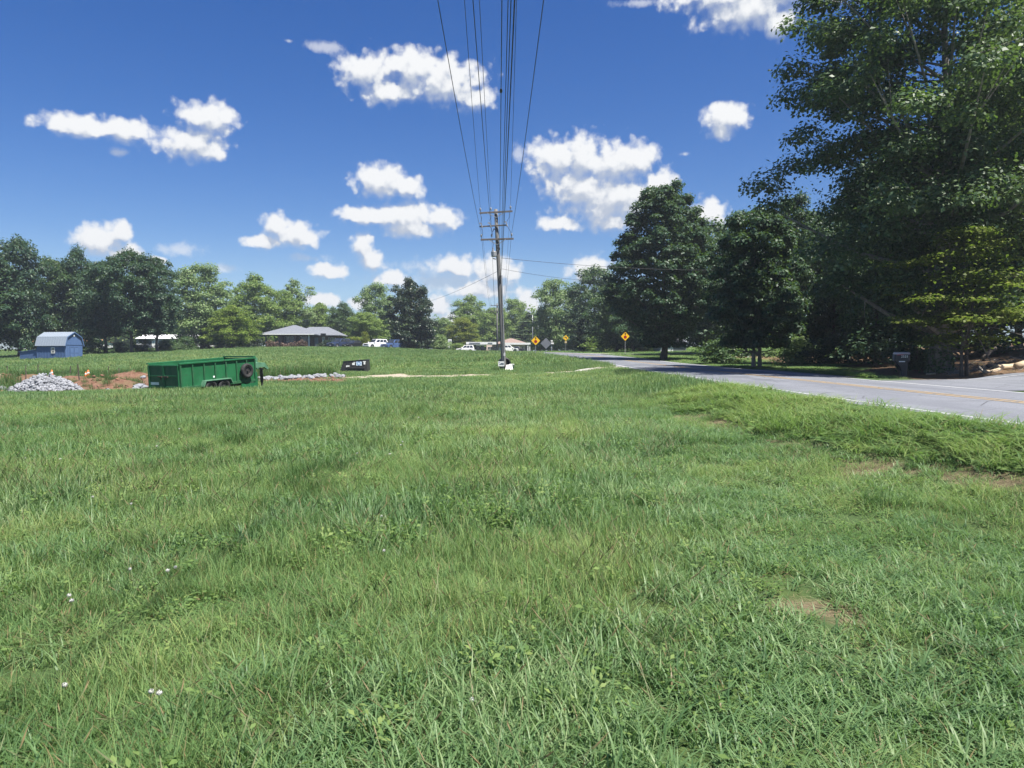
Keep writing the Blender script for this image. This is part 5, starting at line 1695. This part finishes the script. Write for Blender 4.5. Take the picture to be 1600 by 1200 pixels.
def build_rocks():
    r = np.random.default_rng(3)
    base = [rock_mesh(50 + i, 1) for i in range(6)]
    for b in base: b.materials.append(M['rock'])
    spots = []
    for i in range(58):
        px = 388 + (540 - 388) * r.random() ** .9
        f = (px - 388) / 152
        spots.append((px, 597 - 6.5 * f + r.normal() * 2.0, 47.5 + 3.5 * f + r.normal() * .9, r.uniform(.24, .62) * (1.1 - .35 * f)))
    spots += [(219, 607, 43, .9), (225, 609, 42.6, .6), (212, 611, 42.2, .5), (5, 607, 43, .5), (12, 606, 43.4, .35), (224, 592, 52, .4), (204, 604, 46, .35), (170, 610, 42.5, .25), (197, 603, 46.5, .3)]
    first = True
    for i, (px, py, d, s) in enumerate(spots):
        p = P(px, py, d)
        o = bpy.data.objects.new("rock", base[i % 6])
        COL.objects.link(o)
        o.scale = (s * r.uniform(.9, 1.5), s * r.uniform(.8, 1.2), s * r.uniform(.55, .8))
        o.rotation_euler = (r.normal() * .25, r.normal() * .25, r.random() * 6.28)
        o.location = (p[0], d, tz(p[0], d) + s * .14)
        if i < 58:
            tag(o, "pale angular quarry rock lying in the line between green trailer and black dumpster", "rock", "line of pale rocks beyond the trailer")
        elif px > 205 and px < 222 and i < 61 + 0:
            tag(o, ("big pale rock leaning at the trailer's rear left corner", "middle-sized pale rock beside the trailer's rear", "small pale rock in front of the big one behind the trailer")[i - 58], "rock", "pale rocks at the dug strip")
        else:
            tag(o, "scattered pale rock lying on the red clay strip", "rock", "pale rocks at the dug strip")
    # gravel pile: hundreds of broken stones
    cx = P(70, 600, 43)
    st = [rock_mesh(80 + i) for i in range(5)]
    arrs = []
    for m in st:
        v = np.empty(len(m.vertices) * 3)
        m.vertices.foreach_get('co', v)
        arrs.append((v.reshape(-1, 3), np.array([list(p.vertices) for p in m.polygons])))
    V, F, nb = [], [], 0
    gz = tz(cx[0], 43)
    for i in range(1500):
        a, q = r.random() * 6.283, r.random() ** .5
        x, y = (1.75 + .25 * math.sin(2 * a + 1)) * q * math.cos(a), 1.5 * q * math.sin(a)
        z = .88 * (1 - q ** 1.5) * (1 + .10 * math.sin(3 * a)) + r.normal() * .03
        s = .07 + .22 * r.random() ** 1.8
        v, f = arrs[i % 5]
        M3 = np.array(Matrix.Rotation(r.random() * 6.28, 3, Vector(r.normal(size=3)).normalized()))
        V.append((v * s * (1.2, 1, .75)) @ M3.T + (x + cx[0], y + 43, gz + z))
        F.append(f + nb)
        nb += len(v)
    V = np.concatenate(V)
    F = np.concatenate(F)
    tag(link("gravel_pile", fast_mesh("gravel_pile", V, 3, F.ravel()), M['rock']), "heap of pale grey broken stone on the red clay", "gravel pile", kind='stuff')
    mnd = MB()
    n = 24
    rings = [(1.8, -.2), (1.5, .2), (.9, .5), (.35, .74), (.01, .78)]
    vs = [(cx[0] + rr * 1.0 * math.cos(k * 6.283 / n), 43 + rr * .78 * math.sin(k * 6.283 / n), gz + z) for rr, z in rings for k in range(n)]
    mnd.add(vs, [(i * n + k, i * n + (k + 1) % n, (i + 1) * n + (k + 1) % n, (i + 1) * n + k) for i in range(4) for k in range(n)])
    tag(mnd.build("gravel_core", M['rock'], None, True), "packed grey core of the broken stone heap", "gravel pile", kind='stuff')


build_rocks()


def build_clods():
    """crumbled earth on the dug strip"""
    r = np.random.default_rng(41)
    ms = [rock_mesh(90 + i) for i in range(4)]
    arrs = []
    for m in ms:
        v = np.empty(len(m.vertices) * 3)
        m.vertices.foreach_get('co', v)
        arrs.append((v.reshape(-1, 3), np.array([list(p.vertices) for p in m.polygons])))
    n = 2600
    y = r.uniform(40, 58, n)
    x = -y * r.uniform(.2, .78, n)
    k = masks(x, y)[0] > .45
    x, y = x[k], y[k]
    z = tz(x, y)
    V, F, nb = [], [], 0
    for i in range(len(x)):
        s = .05 + .22 * r.random() ** 3
        v, f = arrs[i % 4]
        V.append(v * (s * 1.3, s, s * .7) + (x[i], y[i], z[i] + s * .1))
        F.append(f + nb)
        nb += len(v)
    V, F = np.concatenate(V), np.concatenate(F)
    tag(link("clay_clods", fast_mesh("clay_clods", V, 3, F.ravel()), M['clay']), "crumbled clods of red clay on the dug strip", "clay", kind='stuff')


build_clods()


def build_small():
    # orange cones, dark stakes
    for i, (px, py, d, lb, s) in enumerate(((81, 586.5, 57, "orange cone just above the gravel pile", 1.0), (134, 586, 57, "smaller left one of the two orange cones by the dug strip's far edge", .8), (138, 586, 56.6, "taller right one of the two orange cones by the dug strip's far edge", 1.1))):
        p = at(px, py, d)
        t = thing("traffic_cone", lb, "cone", p, 0, "orange cones along the dug strip")
        t.scale = (s,) * 3
        MB().box(-.17, .17, -.17, .17, -.02, .04).build("base", M['orange'], t, bevel=.01)
        MB().tube([(0, 0, .04), (0, 0, .2), (0, 0, .35), (0, 0, .52)], [.13, .10, .07, .035], 14).build("cone", M['orange'], t, True)
        MB().tube([(0, 0, .28), (0, 0, .38)], [.091, .069], 14, False).build("band", M['white'], t, True)
    for px, py, h, d, lb in ((40, 604, 1.05, 46, "dark thin stake left of the gravel pile"), (40, 586, .9, 58, "dark stake behind the gravel pile's left foot"), (59, 584, .9, 59, "dark stake straight behind the gravel pile"), (124, 600, 1.0, 47, "dark leaning stake at the gravel pile's right edge"),
                         (110, 586, .8, 58, "dark stake left of the paired cones"), (170, 587, .8, 57, "dark stake right of the paired cones"), (186, 588, .7, 56, "dark stake on the clay nearest the trailer"), (12, 584, .8, 60, "dark stake at the photo's left edge")):
        p = at(px, py, d)
        t = thing("stake", lb, "stake", p, 0, "dark stakes around the dug strip")
        t.rotation_euler = (R(2), R(4 if px == 124 else -1), px)
        MB().box(-.025, .025, -.025, .025, -.3, h).build("post", M['bark'], t)
    p = at(5, 588, 57)
    t = thing("pipe_bundle", "pale pipe with dark underside lying at the photo's left edge", "pipe", p, R(5))
    for k in range(2):
        MB().tube([(-3.2, k * .3, .22), (.6, k * .3, .12 + .05 * k)], [.13, .13], 12).build("pipe", pmat('pale_pipe%d' % k, (.62, .48, .36), (.7, .56, .44), 2, .6), t, True)
    # things left at the foot of the pole
    b = at(783, 579, 56.2)
    t = thing("culvert_ring", "black round pipe end standing behind the pole's foot", "pipe", at(788, 577, 57.8), R(8))
    MB().ring((0, 0, .42), (0, 1, 0), [(.33, -.45), (.43, -.45), (.45, -.3), (.43, -.15), (.45, 0), (.43, .15), (.45, .3), (.43, .45), (.33, .45)], 26).build("pipe_wall", M['black_metal'], t, True)
    MB().ring((0, 0, .42), (0, 1, 0), [(.01, .40), (.33, .40), (.33, .42), (.01, .42)], 26).build("pipe_end", M['black_metal'], t)
    t = thing("yard_sign", "small white yard sign with grey print in front of the pole's foot", "sign", b, R(-4))
    z0 = .33
    MB().box(-.22, .23, -.02, .0, z0, z0 + .36).build("sign_panel", M['white'], t)
    MB().box(-.12, .20, -.028, -.021, z0 + .12, z0 + .19).box(-.02, .20, -.028, -.021, z0 + .20, z0 + .25).box(-.16, -.10, -.028, -.021, z0 + .27, z0 + .31).build("print", M['sign_back'], t)
    MB().cyl((-.12, .01, -.3), (-.12, .01, z0 + .3), .012, n=6).cyl((.14, .01, -.3), (.14, .01, z0 + .3), .012, n=6).build("wire_legs", M['galv'], t)
    t = thing("folded_sign", "leaning pale folded sign board right of the pole's foot", "sign", at(794, 579, 56), R(14))
    MB().hexa([(-.30, -.25, .0), (.28, -.3, .06), (.30, .02, .42), (-.10, .1, .40), (-.30, -.22, .0), (.28, -.27, .06), (.30, .05, .44), (-.10, .13, .42)]).build("front_board", pmat('dirty_white_board', (.58, .55, .52), (.68, .66, .63), 2, .6), t)
    MB().hexa([(.28, .42, .12), (.56, .36, .16), (.50, .12, .46), (.12, .2, .46), (.28, .45, .12), (.56, .39, .16), (.50, .15, .48), (.12, .23, .48)]).build("back_board", M['white'], t)
    MB().box(.30, .46, .26, .30, .2, .34).build("print", M['sign_back'], t)
    MB().bar((.28, -.3, -.1), (.28, -.28, .12), .03).bar((-.28, -.25, -.1), (-.28, -.25, .1), .03).build("feet", M['white'], t)
    t = thing("crate", "small dark crate under the white yard sign", "crate", at(786, 579.5, 56.6), 0)
    MB().box(-.16, .18, -.15, .15, -.03, .26).build("body", M['plastic'], t, bevel=.02)
    MB().box(-.18, .20, -.17, .17, .26, .30).build("rim", M['plastic'], t, bevel=.01)
    # brush, logs and fallen limbs on the bank at the right
    r = np.random.default_rng(8)
    pale = pmat('split_pale_wood', (.40, .30, .19), (.52, .42, .29), 3, .85, bump=.3, stretch=(1, 6, 6))
    for i, (pa, pc, rad, lb, mt) in enumerate((((1538, 583, 34), (1562, 576, 35), .09, "pale bent limb lying at the foot of the bank", pale), ((1555, 579, 35.5), (1592, 574, 36), .15, "thick pale split log along the bank's foot", pale), ((1588, 577, 35), (1640, 570, 35.5), .16, "pale log running out of the photo at the right edge", pale),
                                       ((1529, 573, 35), (1536, 583, 34.2), .05, "thin grey branch leaning on the bank's foot", M['bark_pale']), ((1543, 566, 38), (1570, 560, 39), .10, "dark log higher on the leaf covered bank", M['bark']), ((1535, 553, 42), (1556, 544, 42.4), .13, "broken grey stump leaning near the bank's top", M['bark']),
                                       ((1448, 571, 36.5), (1462, 574, 36), .04, "thin pale branch between mailbox and tallest trunk", pale))):
        a, c = at(*pa), at(*pc)
        a.z += rad * .8
        c.z += rad * .9 + (.35 if i in (3,) and False else 0)
        if i in (3, 5): 
            a = Vector(P(*pa)) if i == 3 else a
            c = c if i == 3 else Vector(P(*pc))
        mid = a.lerp(c, .5) + Vector(r.normal(size=3)) * rad * .6
        tag(MB().tube([a, a.lerp(mid, .5), mid, mid.lerp(c, .5), c], [rad * 1.05, rad, rad * .95, rad * .9, rad * .7], 8).build("log", mt, None, True), lb, "log", "logs and limbs on the bank")
    st = MB()
    for i in range(240):
        px = r.uniform(1478, 1640)
        d = r.uniform(33.5, 42)
        p = at(px, 575, d)
        s, _ = path_dist(RC, p.x, p.y)
        if s < HALF + 1.6 or p.x < .42 * p.y + .9: continue
        a = r.random() * 6.28
        l = r.uniform(.15, .7)
        q = p + Vector((math.cos(a) * l, math.sin(a) * l, r.uniform(0, .18)))
        st.tube([p + Vector((0, 0, .02)), q], [.016, .008], 4)
    tag(st.build("brush", M['bark_pale'], None), "broken twigs strewn over the leaf covered bank", "brush", kind='stuff')


build_small()

# ------------------------------------------------------------------ grass
def grassmat(name, c1, c2, c3, dry=.04, trans=.42, rough=.6, spec=.22):
    m = bpy.data.materials.new(name)
    m.use_nodes = True
    g = NT(m.node_tree)
    out = g.n('ShaderNodeOutputMaterial')
    ri = g.n('ShaderNodeNewGeometry').outputs['Random Per Island']
    ti = g.n('ShaderNodeAttribute', attribute_name='tint', attribute_type='INSTANCER').outputs['Fac']
    f = g.m('ADD', g.m('MULTIPLY', ri, .78), g.m('MULTIPLY', g.m('SUBTRACT', ti, .25), .6), clamp=True)
    col = g.mix(g.mr(f, 0, .55, smooth=False), c1, c2)
    col = g.mix(g.mr(f, .55, 1.05, smooth=False), col, c3)
    fr = g.m('FRACT', g.m('MULTIPLY', ri, 23.0))
    col = g.mix(g.m('LESS_THAN', fr, dry), col, (.22, .17, .085))
    b = g.n('ShaderNodeBsdfPrincipled', {'Base Color': col, 'Roughness': rough, 'Specular IOR Level': spec})
    t = g.n('ShaderNodeBsdfTranslucent', (g.mix(.4, col, (.17, .33, .035)),))
    mx = g.n('ShaderNodeMixShader', (trans, b.outputs[0], t.outputs[0]))
    g.t.links.new(mx.outputs[0], out.inputs[0])
    return m


GM = {
    'fine': grassmat('fine_field_grass', (0.081, 0.164, 0.056), (0.173, 0.273, 0.094), (0.343, 0.399, 0.142), .06),
    'broad': grassmat('broad_blue_green_grass', (0.072, 0.148, 0.060), (0.147, 0.248, 0.096), (0.284, 0.363, 0.166), .02, rough=.48, spec=.35),
    'tall': grassmat('tall_verge_grass', (0.090, 0.178, 0.060), (0.165, 0.254, 0.081), (0.271, 0.330, 0.109), .06),
    'weed': grassmat('leafy_weed', (0.084, 0.158, 0.055), (0.143, 0.229, 0.066), (0.226, 0.292, 0.094), .02),
    'dark': grassmat('dark_clump_grass', (.040, .090, .034), (.065, .13, .042), (.095, .165, .052), .03),
    'seed': grassmat('seed_stalks', (.11, .15, .06), (.16, .18, .085), (.22, .19, .11), .12, .2),
    'straw': grassmat('dry_straw', (.20, .155, .085), (.30, .24, .14), (.36, .30, .19), .3, .15),
}


def tuft(seed, n, rad, h0, h1, w, bend, mat, seg=4, lie=0.0):
    """a patch of blades, each a tapering bent ribbon"""
    r = np.random.default_rng(seed)
    V, L = [], []
    for i in range(n):
        a, q = r.random() * 6.283, rad * r.random() ** .5
        p = np.array((q * math.cos(a), q * math.sin(a), -.015))
        h = r.uniform(h0, h1)
        dirn = r.random() * 6.283
        d = np.array((math.cos(dirn), math.sin(dirn), 0))
        sd = np.array((-d[1], d[0], 0)) * w * r.uniform(.6, 1.3)
        th = abs(r.normal()) * .38 + lie * r.uniform(.7, 1.1)
        bd = bend * r.uniform(.4, 1.5)
        base = len(V)
        for k in range(seg):
            f = k / seg
            wf = (1 - f ** 1.6) * .5 * (.75 + .5 * min(1, f * 3))
            V.append(p - sd * wf)
            V.append(p + sd * wf)
            ang = th + bd * f
            p = p + (d * math.sin(ang) + np.array((0, 0, math.cos(ang)))) * h / seg
        V.append(p)
        for k in range(seg - 1):
            b = base + 2 * k
            L += [(b, b + 1, b + 3), (b, b + 3, b + 2)]
        L.append((base + 2 * seg - 2, base + 2 * seg - 1, base + 2 * seg))
    me = fast_mesh("tuft", np.array(V), 3, np.array(L).ravel())
    me.materials.append(mat)
    return me


def weed_mesh(seed, n, rad, size, mat):
    r = np.random.default_rng(seed)
    a, q = r.random(n) * 6.283, rad * r.random(n) ** .5
    pos = np.stack([q * np.cos(a), q * np.sin(a), .03 + .12 * r.random(n)], 1)
    nr = r.normal(size=(n, 3)) * .45 + (0, 0, 1)
    me = fast_mesh("tuft", quads_from(pos, nr, size * (.6 + .8 * r.random(n)), r, .5), 4, np.arange(4 * n))
    me.materials.append(mat)
    return me


def seed_mesh(seed, n, rad, h, mat):
    r = np.random.default_rng(seed)
    mb = MB()
    for i in range(n):
        a, q = r.random() * 6.283, rad * r.random() ** .5
        p = Vector((q * math.cos(a), q * math.sin(a), 0))
        l = Vector((r.normal() * .6, r.normal() * .6, 1)) * h * r.uniform(.7, 1.2)
        mb.tube([p, p + l * .55 + Vector((0, 0, .02)), p + l], [.0016, .0013, .001], 3, False)
        mb.tube([p + l * .86, p + l * .93, p + l * 1.05], [.0012, .0032, .001], 4, False)
    me = mb.mesh("tuft")
    me.materials.append(mat)
    return me


TUFTS = [
    tuft(1, 55, .13, .12, .27, .0042, 1.1, GM['fine']), tuft(2, 55, .13, .14, .30, .0036, 1.3, GM['fine']), tuft(3, 60, .15, .08, .2, .0045, 1.0, GM['fine']),      # 0-2 fine
    tuft(4, 42, .13, .11, .25, .0068, 1.3, GM['broad'], 5), tuft(5, 36, .14, .12, .28, .0085, 1.6, GM['broad'], 5), tuft(6, 46, .14, .07, .17, .0065, 1.1, GM['broad']),   # 3-5 broad
    weed_mesh(7, 45, .13, .036, GM['weed']),      # 6
    seed_mesh(8, 7, .14, .25, GM['seed']),        # 7
    tuft(9, 36, .14, .06, .16, .0022, .6, GM['straw'], 3, 1.25),      # 8 lying straw
    tuft(10, 60, .22, .28, .60, .0105, 1.3, GM['tall'], 5), tuft(11, 60, .22, .22, .5, .009, 1.1, GM['tall'], 5),     # 9-10 verge
    tuft(12, 70, .16, .22, .42, .007, .9, GM['dark'], 4),   # 11 dark clump
    tuft(13, 70, .38, .12, .26, .013, 1.0, GM['fine'], 3), tuft(14, 70, .40, .12, .25, .016, 1.1, GM['broad'], 3), tuft(15, 60, .45, .10, .18, .014, 1.0, GM['fine'], 3),   # 12-14 middle distance
    tuft(16, 80, .9, .16, .34, .032, .9, GM['fine'], 3), tuft(17, 80, .9, .14, .30, .036, 1.0, GM['broad'], 3),       # 15-16 far
    tuft(18, 50, .5, .5, 1.0, .03, .7, GM['dark'], 4),      # 17 tall dark weeds far
    weed_mesh(19, 60, .3, .10, GM['weed']),                # 18 verge leaves
]


def build_grass():
    proto = bpy.data.collections.new("tuft_kinds")
    for i, me in enumerate(TUFTS):
        proto.objects.link(bpy.data.objects.new("tuft_%02d" % i, me))
    r = np.random.default_rng(17)
    PTS, KND, ROT, SCL, TNT = [], [], [], [], []

    def put(x, y, kind, scl, tint, zs=None):
        n = len(x)
        if n == 0: return
        z = tz(x, y)
        PTS.append(np.stack([x, y, z], 1))
        KND.append(np.broadcast_to(kind, n).astype(np.int32))
        ROT.append(np.stack([r.normal(size=n) * .08, r.normal(size=n) * .08, r.random(n) * 6.283], 1))
        s = np.broadcast_to(scl, n)
        SCL.append(np.stack([s, s, s * (1 if zs is None else zs)], 1))
        TNT.append(np.broadcast_to(tint, n))

    def field(y0, y1, dens, side=.75, pad=2.5, xmin=-1e9, xmax=1e9):
        area = (side * (y1 + y0) + 2 * pad) * (y1 - y0)
        n = int(area * dens)
        y = np.sqrt(r.random(n) * (y1 ** 2 - y0 ** 2) + y0 ** 2) if y0 > 5 else r.uniform(y0, y1, n)
        x = r.uniform(-1, 1, n) * (side * np.maximum(y, 0) + pad)
        k = (x > xmin) & (x < xmax)
        return x[k], y[k]

    def tint_of(x, y):
        return np.clip(.42 + .24 * sn(x, y, 3.5, 61) + .18 * sn(x, y, .9, 62) + r.normal(size=len(x)) * .12, 0, 1)

    def fineness(x, y):
        """1 where thin pale grass grows, 0 where broad blades rule"""
        e = .5 + .45 * sn(x, y, 1.7, 63) + .25 * sn(x, y, .6, 64)
        left = ss(-x / np.maximum(y, 1), -.05, .28) * .35
        return np.clip(e + left - .12, 0, 1)

    for y0, y1, dens, sc in ((.6, 6, 105, 1.0), (6, 11, 62, 1.12), (11, 26, 34, 1.4)):
        x, y = field(y0, y1, dens)
        cl, tr, mo, ba, li, s, sd = masks(x, y)
        keep = (np.abs(s) > HALF + .12) & (ba < .45 + .5 * (r.random(len(x)) < .3)) & (mo < .5 + .6 * r.random(len(x))) & (r.random(len(x)) > mo * .45) & ~((s > HALF) & (s < HALF + .8)) & (li < .5) & (sd > 1.0)
        smv, _ = path_dist(MOWN, x, y)
        verge = (smv > .35 + .2 * sn(x, y, 1.5, 71)) & (s < 0) & (y > 4)
        x, y, mo, s, verge, ba = x[keep], y[keep], mo[keep], s[keep], verge[keep], ba[keep]
        n = len(x)
        fi = fineness(x, y)
        t = tint_of(x, y)
        u = r.random(n)
        kind = np.where(u < fi, r.integers(0, 3, n), r.integers(3, 6, n))
        v = r.random(n)
        kind = np.where(v < .05 + .07 * (sn(x, y, 1.3, 65) > .5), 6, kind)
        kind = np.where((v > .945), 7, kind)
        kind = np.where((v > .895) & (v < .925), 8, kind)
        hs = 1 + .17 * sn(x, y, 2.4, 66) + .15 * sn(x, y, .7, 67)
        short = np.exp(-((np.minimum(np.abs(mo), 1) - 1) / .5) ** 2)
        hs = np.clip(hs * (1 - .35 * short) * (1 - .4 * ba), .45, 1.6) * (1 - .42 * ss(x / np.maximum(y, 1), .12, .3))
        kv = np.where(r.random(n) < .6, 9, 10)
        kv = np.where(r.random(n) < .22, 18, kv)
        patch = sn(x, y, 1.6, 68)
        kind = np.where(verge & (r.random(n) < .36), kv, kind)
        hs = np.where(verge, np.clip(.46 + .18 * patch, .28, .7) * (1 - .35 * ss(s, -5.2, -4.0)), hs)
        t = np.where(verge, np.clip(t + .12 + .1 * patch, 0, 1), t)
        put(x, y, kind, sc * r.uniform(.8, 1.2, n), t, hs / (1 if sc < 1.3 else 1.18))
    for y0, y1, dens, ks in ((26, 62, 7.5, (12, 13, 14)), (62, 175, 1.5, (15, 16, 15))):
        x, y = field(y0, y1, dens, xmin=-125, xmax=70)
        cl, tr, mo, ba, li, s, sd = masks(x, y)
        n = len(x)
        house = (np.abs(x - (-33)) < 10) & (y > 149.0) & (y < 163)
        keep = (np.abs(s) > HALF + .45) & (cl < .35 + .5 * (r.random(n) < .10)) & (tr < .45 + .4 * (r.random(n) < .12)) & (li < .5) & (sd > 2.0) & ~((s > HALF) & (s < HALF + 1.1) & (y < 47)) & (r.random(n) > mo * .7) & ~house
        x, y, s, cl = x[keep], y[keep], s[keep], cl[keep]
        n = len(x)
        lawn = (s > 0)
        verge = (s < -HALF) & (s > -7.2)
        t = np.clip(tint_of(x, y) + .08 * sn(x, y, 18, 72) + .10 * verge, 0, 1)
        kind = np.array(ks)[r.integers(0, 3, n)]
        hs = np.clip(1 + .25 * sn(x, y, 6, 73), .5, 1.5) * np.where(lawn, .45, 1.0) * np.where(verge, 1.25, 1.0) * (1 - .45 * np.exp(-((y - 47.5) / 4) ** 2) * (np.abs(x + 3) < 14))
        put(x, y, kind, r.uniform(.8, 1.2, n), t, hs)
    # dark taller clumps scattered over the field
    cx, cy, ck, cs = [], [], [], []
    for px, py, h in ((372, 692, 1), (488, 752, 1.25), (714, 730, 1.1), (303, 712, 1.0), (505, 742, 1.0), (948, 705, .9), (262, 640, .9), (540, 640, .7), (920, 800, .9), (160, 655, 1), (470, 765, .9), (410, 640, .7), (1370, 800, .7), (1005, 800, .6)):
        d = EYE / ((py - 556) / FPX)
        c = P(px, py, d)
        for _ in range(4):
            cx.append(c[0] + r.normal() * .12 * (1 + d * .03)); cy.append(d + r.normal() * .12 * (1 + d * .03)); cs.append(h * (.75 + .3 * r.random()) * (1 + d * .012))
    put(np.array(cx), np.array(cy), 11, np.array(cs), .5)
    # taller dark weeds: beyond the rocks, along the dug strip, on the rise
    wx, wy, ws = [], [], []
    for (x0, x1, d0, d1, n, s0) in ((398, 520, 52, 58, 170, .8), (20, 225, 57.5, 61, 170, .62), (140, 220, 46, 54, 40, .5), (100, 228, 43, 56, 70, .35), (150, 172, 49, 50.5, 14, .9), (0, 30, 42, 56, 40, .8), (655, 790, 118, 142, 240, .55), (600, 690, 125, 142, 120, .5), (380, 400, 44, 47, 12, .6), (770, 776, 55, 56, 6, .6), (0, 240, 98, 112, 120, .5)):
        px = r.uniform(x0, x1, n)
        d = r.uniform(d0, d1, n)
        for a, b in zip(px, d):
            wx.append(P(a, 580, b)[0]); wy.append(b); ws.append(s0 * r.uniform(.5, 1.2))
    put(np.array(wx), np.array(wy), 17, np.array(ws), r.random(len(wx)))
    # low growth and leafy edge under the right wood
    n = 1500
    y = r.uniform(26, 60, n)
    x = 10.9 + HALF + r.uniform(1.2, 9, n)
    li = masks(x, y)[4]
    k = (li > .5) & (r.random(n) < .35) & (x < .42 * y + 1)
    put(x[k], y[k], 18, r.uniform(.8, 1.5, k.sum()), .3)
    n = 260
    y = r.uniform(32.3, 38, n)
    x = 10.9 + HALF + 1.0 + r.random(n) ** 2 * 1.6
    k = x < .44 * y + 1
    put(x[k], y[k], np.where(r.random(k.sum()) < .5, 18, 10), r.uniform(.5, .9, k.sum()), .6)
    # straw on the bare places and the dry line
    n = 26000
    x, y = r.uniform(-2, 7, n), r.uniform(2.5, 22, n)
    cl, tr, mo, ba, li, s, sd = masks(x, y)
    k = (np.maximum(mo * .8, ba) > .4) & (r.random(n) < .8)
    put(x[k], y[k], 8, r.uniform(.5, 1.0, k.sum()), r.random(k.sum()), .8)

    pts = np.concatenate(PTS)
    me = bpy.data.meshes.new("grass")
    me.vertices.add(len(pts))
    me.vertices.foreach_set('co', pts.astype(np.float32).ravel())
    for nm, ty, arr in (('kind', 'INT', np.concatenate(KND)), ('rot', 'FLOAT_VECTOR', np.concatenate(ROT)), ('scl', 'FLOAT_VECTOR', np.concatenate(SCL)), ('tint', 'FLOAT', np.concatenate(TNT))):
        a = me.attributes.new(nm, ty, 'POINT')
        a.data.foreach_set('vector' if ty == 'FLOAT_VECTOR' else 'value', np.ascontiguousarray(arr, np.int32 if ty == 'INT' else np.float32).ravel())
    o = tag(link("grass", me), "uncut green field grass with seed stalks, from the photographer's feet to the rise", "grass", kind='stuff')
    ng = bpy.data.node_groups.new("scatter_grass", 'GeometryNodeTree')
    ng.interface.new_socket("Geometry", in_out='INPUT', socket_type='NodeSocketGeometry')
    ng.interface.new_socket("Geometry", in_out='OUTPUT', socket_type='NodeSocketGeometry')
    gi, go = ng.nodes.new('NodeGroupInput'), ng.nodes.new('NodeGroupOutput')
    ci = ng.nodes.new('GeometryNodeCollectionInfo')
    ci.inputs['Collection'].default_value = proto
    ci.inputs['Separate Children'].default_value = True
    ci.inputs['Reset Children'].default_value = True
    ip = ng.nodes.new('GeometryNodeInstanceOnPoints')
    ip.inputs['Pick Instance'].default_value = True

    def named(nm, ty):
        q = ng.nodes.new('GeometryNodeInputNamedAttribute')
        q.data_type = ty
        q.inputs['Name'].default_value = nm
        return q.outputs['Attribute']
    lk = ng.links.new
    lk(gi.outputs[0], ip.inputs['Points'])
    lk(ci.outputs[0], ip.inputs['Instance'])
    lk(named('kind', 'INT'), ip.inputs['Instance Index'])
    er = ng.nodes.new('FunctionNodeEulerToRotation')
    lk(named('rot', 'FLOAT_VECTOR'), er.inputs[0])
    lk(er.outputs[0], ip.inputs['Rotation'])
    lk(named('scl', 'FLOAT_VECTOR'), ip.inputs['Scale'])
    lk(ip.outputs[0], go.inputs[0])
    md = o.modifiers.new("scatter", 'NODES')
    md.node_group = ng
    print("grass tufts", len(pts))


build_grass()


# ------------------------------------------------------------------ white clover-like flower heads in the grass
def build_flowers():
    r = np.random.default_rng(23)
    vs = r.normal(size=(60, 3))
    vs /= np.linalg.norm(vs, axis=1)[:, None]
    petals = fast_mesh("flower_head", quads_from(vs * .012 * (1, 1, .8), vs + r.normal(size=vs.shape) * .2, .011 * np.ones(60), r, .45), 4, np.arange(240))
    petals.materials.append(pmat('white_petals', (.50, .50, .47), (.40, .40, .35), 40, .7))
    stem = MB().tube([(0, 0, -.26), (.006, 0, -.1), (0, 0, 0)], .0016, 4).mesh("stem")
    stem.materials.append(GM['fine'])
    for i, (px, py, z) in enumerate([(203, 889, .20), (262, 891, .2), (274, 886, .22), (236, 1080, .19), (249, 1082, .2), (101, 1070, .2), (600, 860, .2), (205, 787, .2), (629, 690, .22), (626, 695, .2), (609, 709, .2), (737, 1093, .16), (558, 708, .18), (596, 806, .18), (245, 697, .2), (108, 930, .22), (112, 938, .22), (145, 776, .2), (40, 716, .2), (94, 717, .2), (654, 652, .2), (280, 670, .2)]):
        d = (EYE - z) / ((py - 556) / FPX)
        p = P(px, py, d)
        t = thing("clover_flower", "small round white flower head standing in the uncut grass", "flower", p, i * 1.3, "white flower heads in the field")
        s = r.uniform(.75, 1.15) * (1.25 if py < 750 else 1)
        t.scale = (s, s, 1)
        link("flower_head", petals, None, t)
        link("stem", stem, None, t)


build_flowers()


# ------------------------------------------------------------------ summer haze
def build_haze():
    lo, hi = 1e9, -1e9
    for o in COL.objects:
        if o.type in ('MESH', 'FONT'):
            pass
    g = bpy.data.objects['ground'].data
    z = np.empty(len(g.vertices) * 3, np.float32)
    g.vertices.foreach_get('co', z)
    lo = float(z[2::3].min()) - 1.0
    b = MB().box(-424, 424, -64, 644, lo, 40.0)
    m = bpy.data.materials.new('summer_haze')
    m.use_nodes = True
    q = NT(m.node_tree)
    out = q.n('ShaderNodeOutputMaterial')
    v = q.n('ShaderNodeVolumePrincipled', {'Color': (.82, .91, 1.0, 1), 'Density': HAZE, 'Anisotropy': .35})
    q.t.links.new(v.outputs[0], out.inputs['Volume'])
    tag(b.build("haze", m), "thin pale summer haze over the field", "haze", kind='stuff')


HAZE = 0.00045
build_haze()
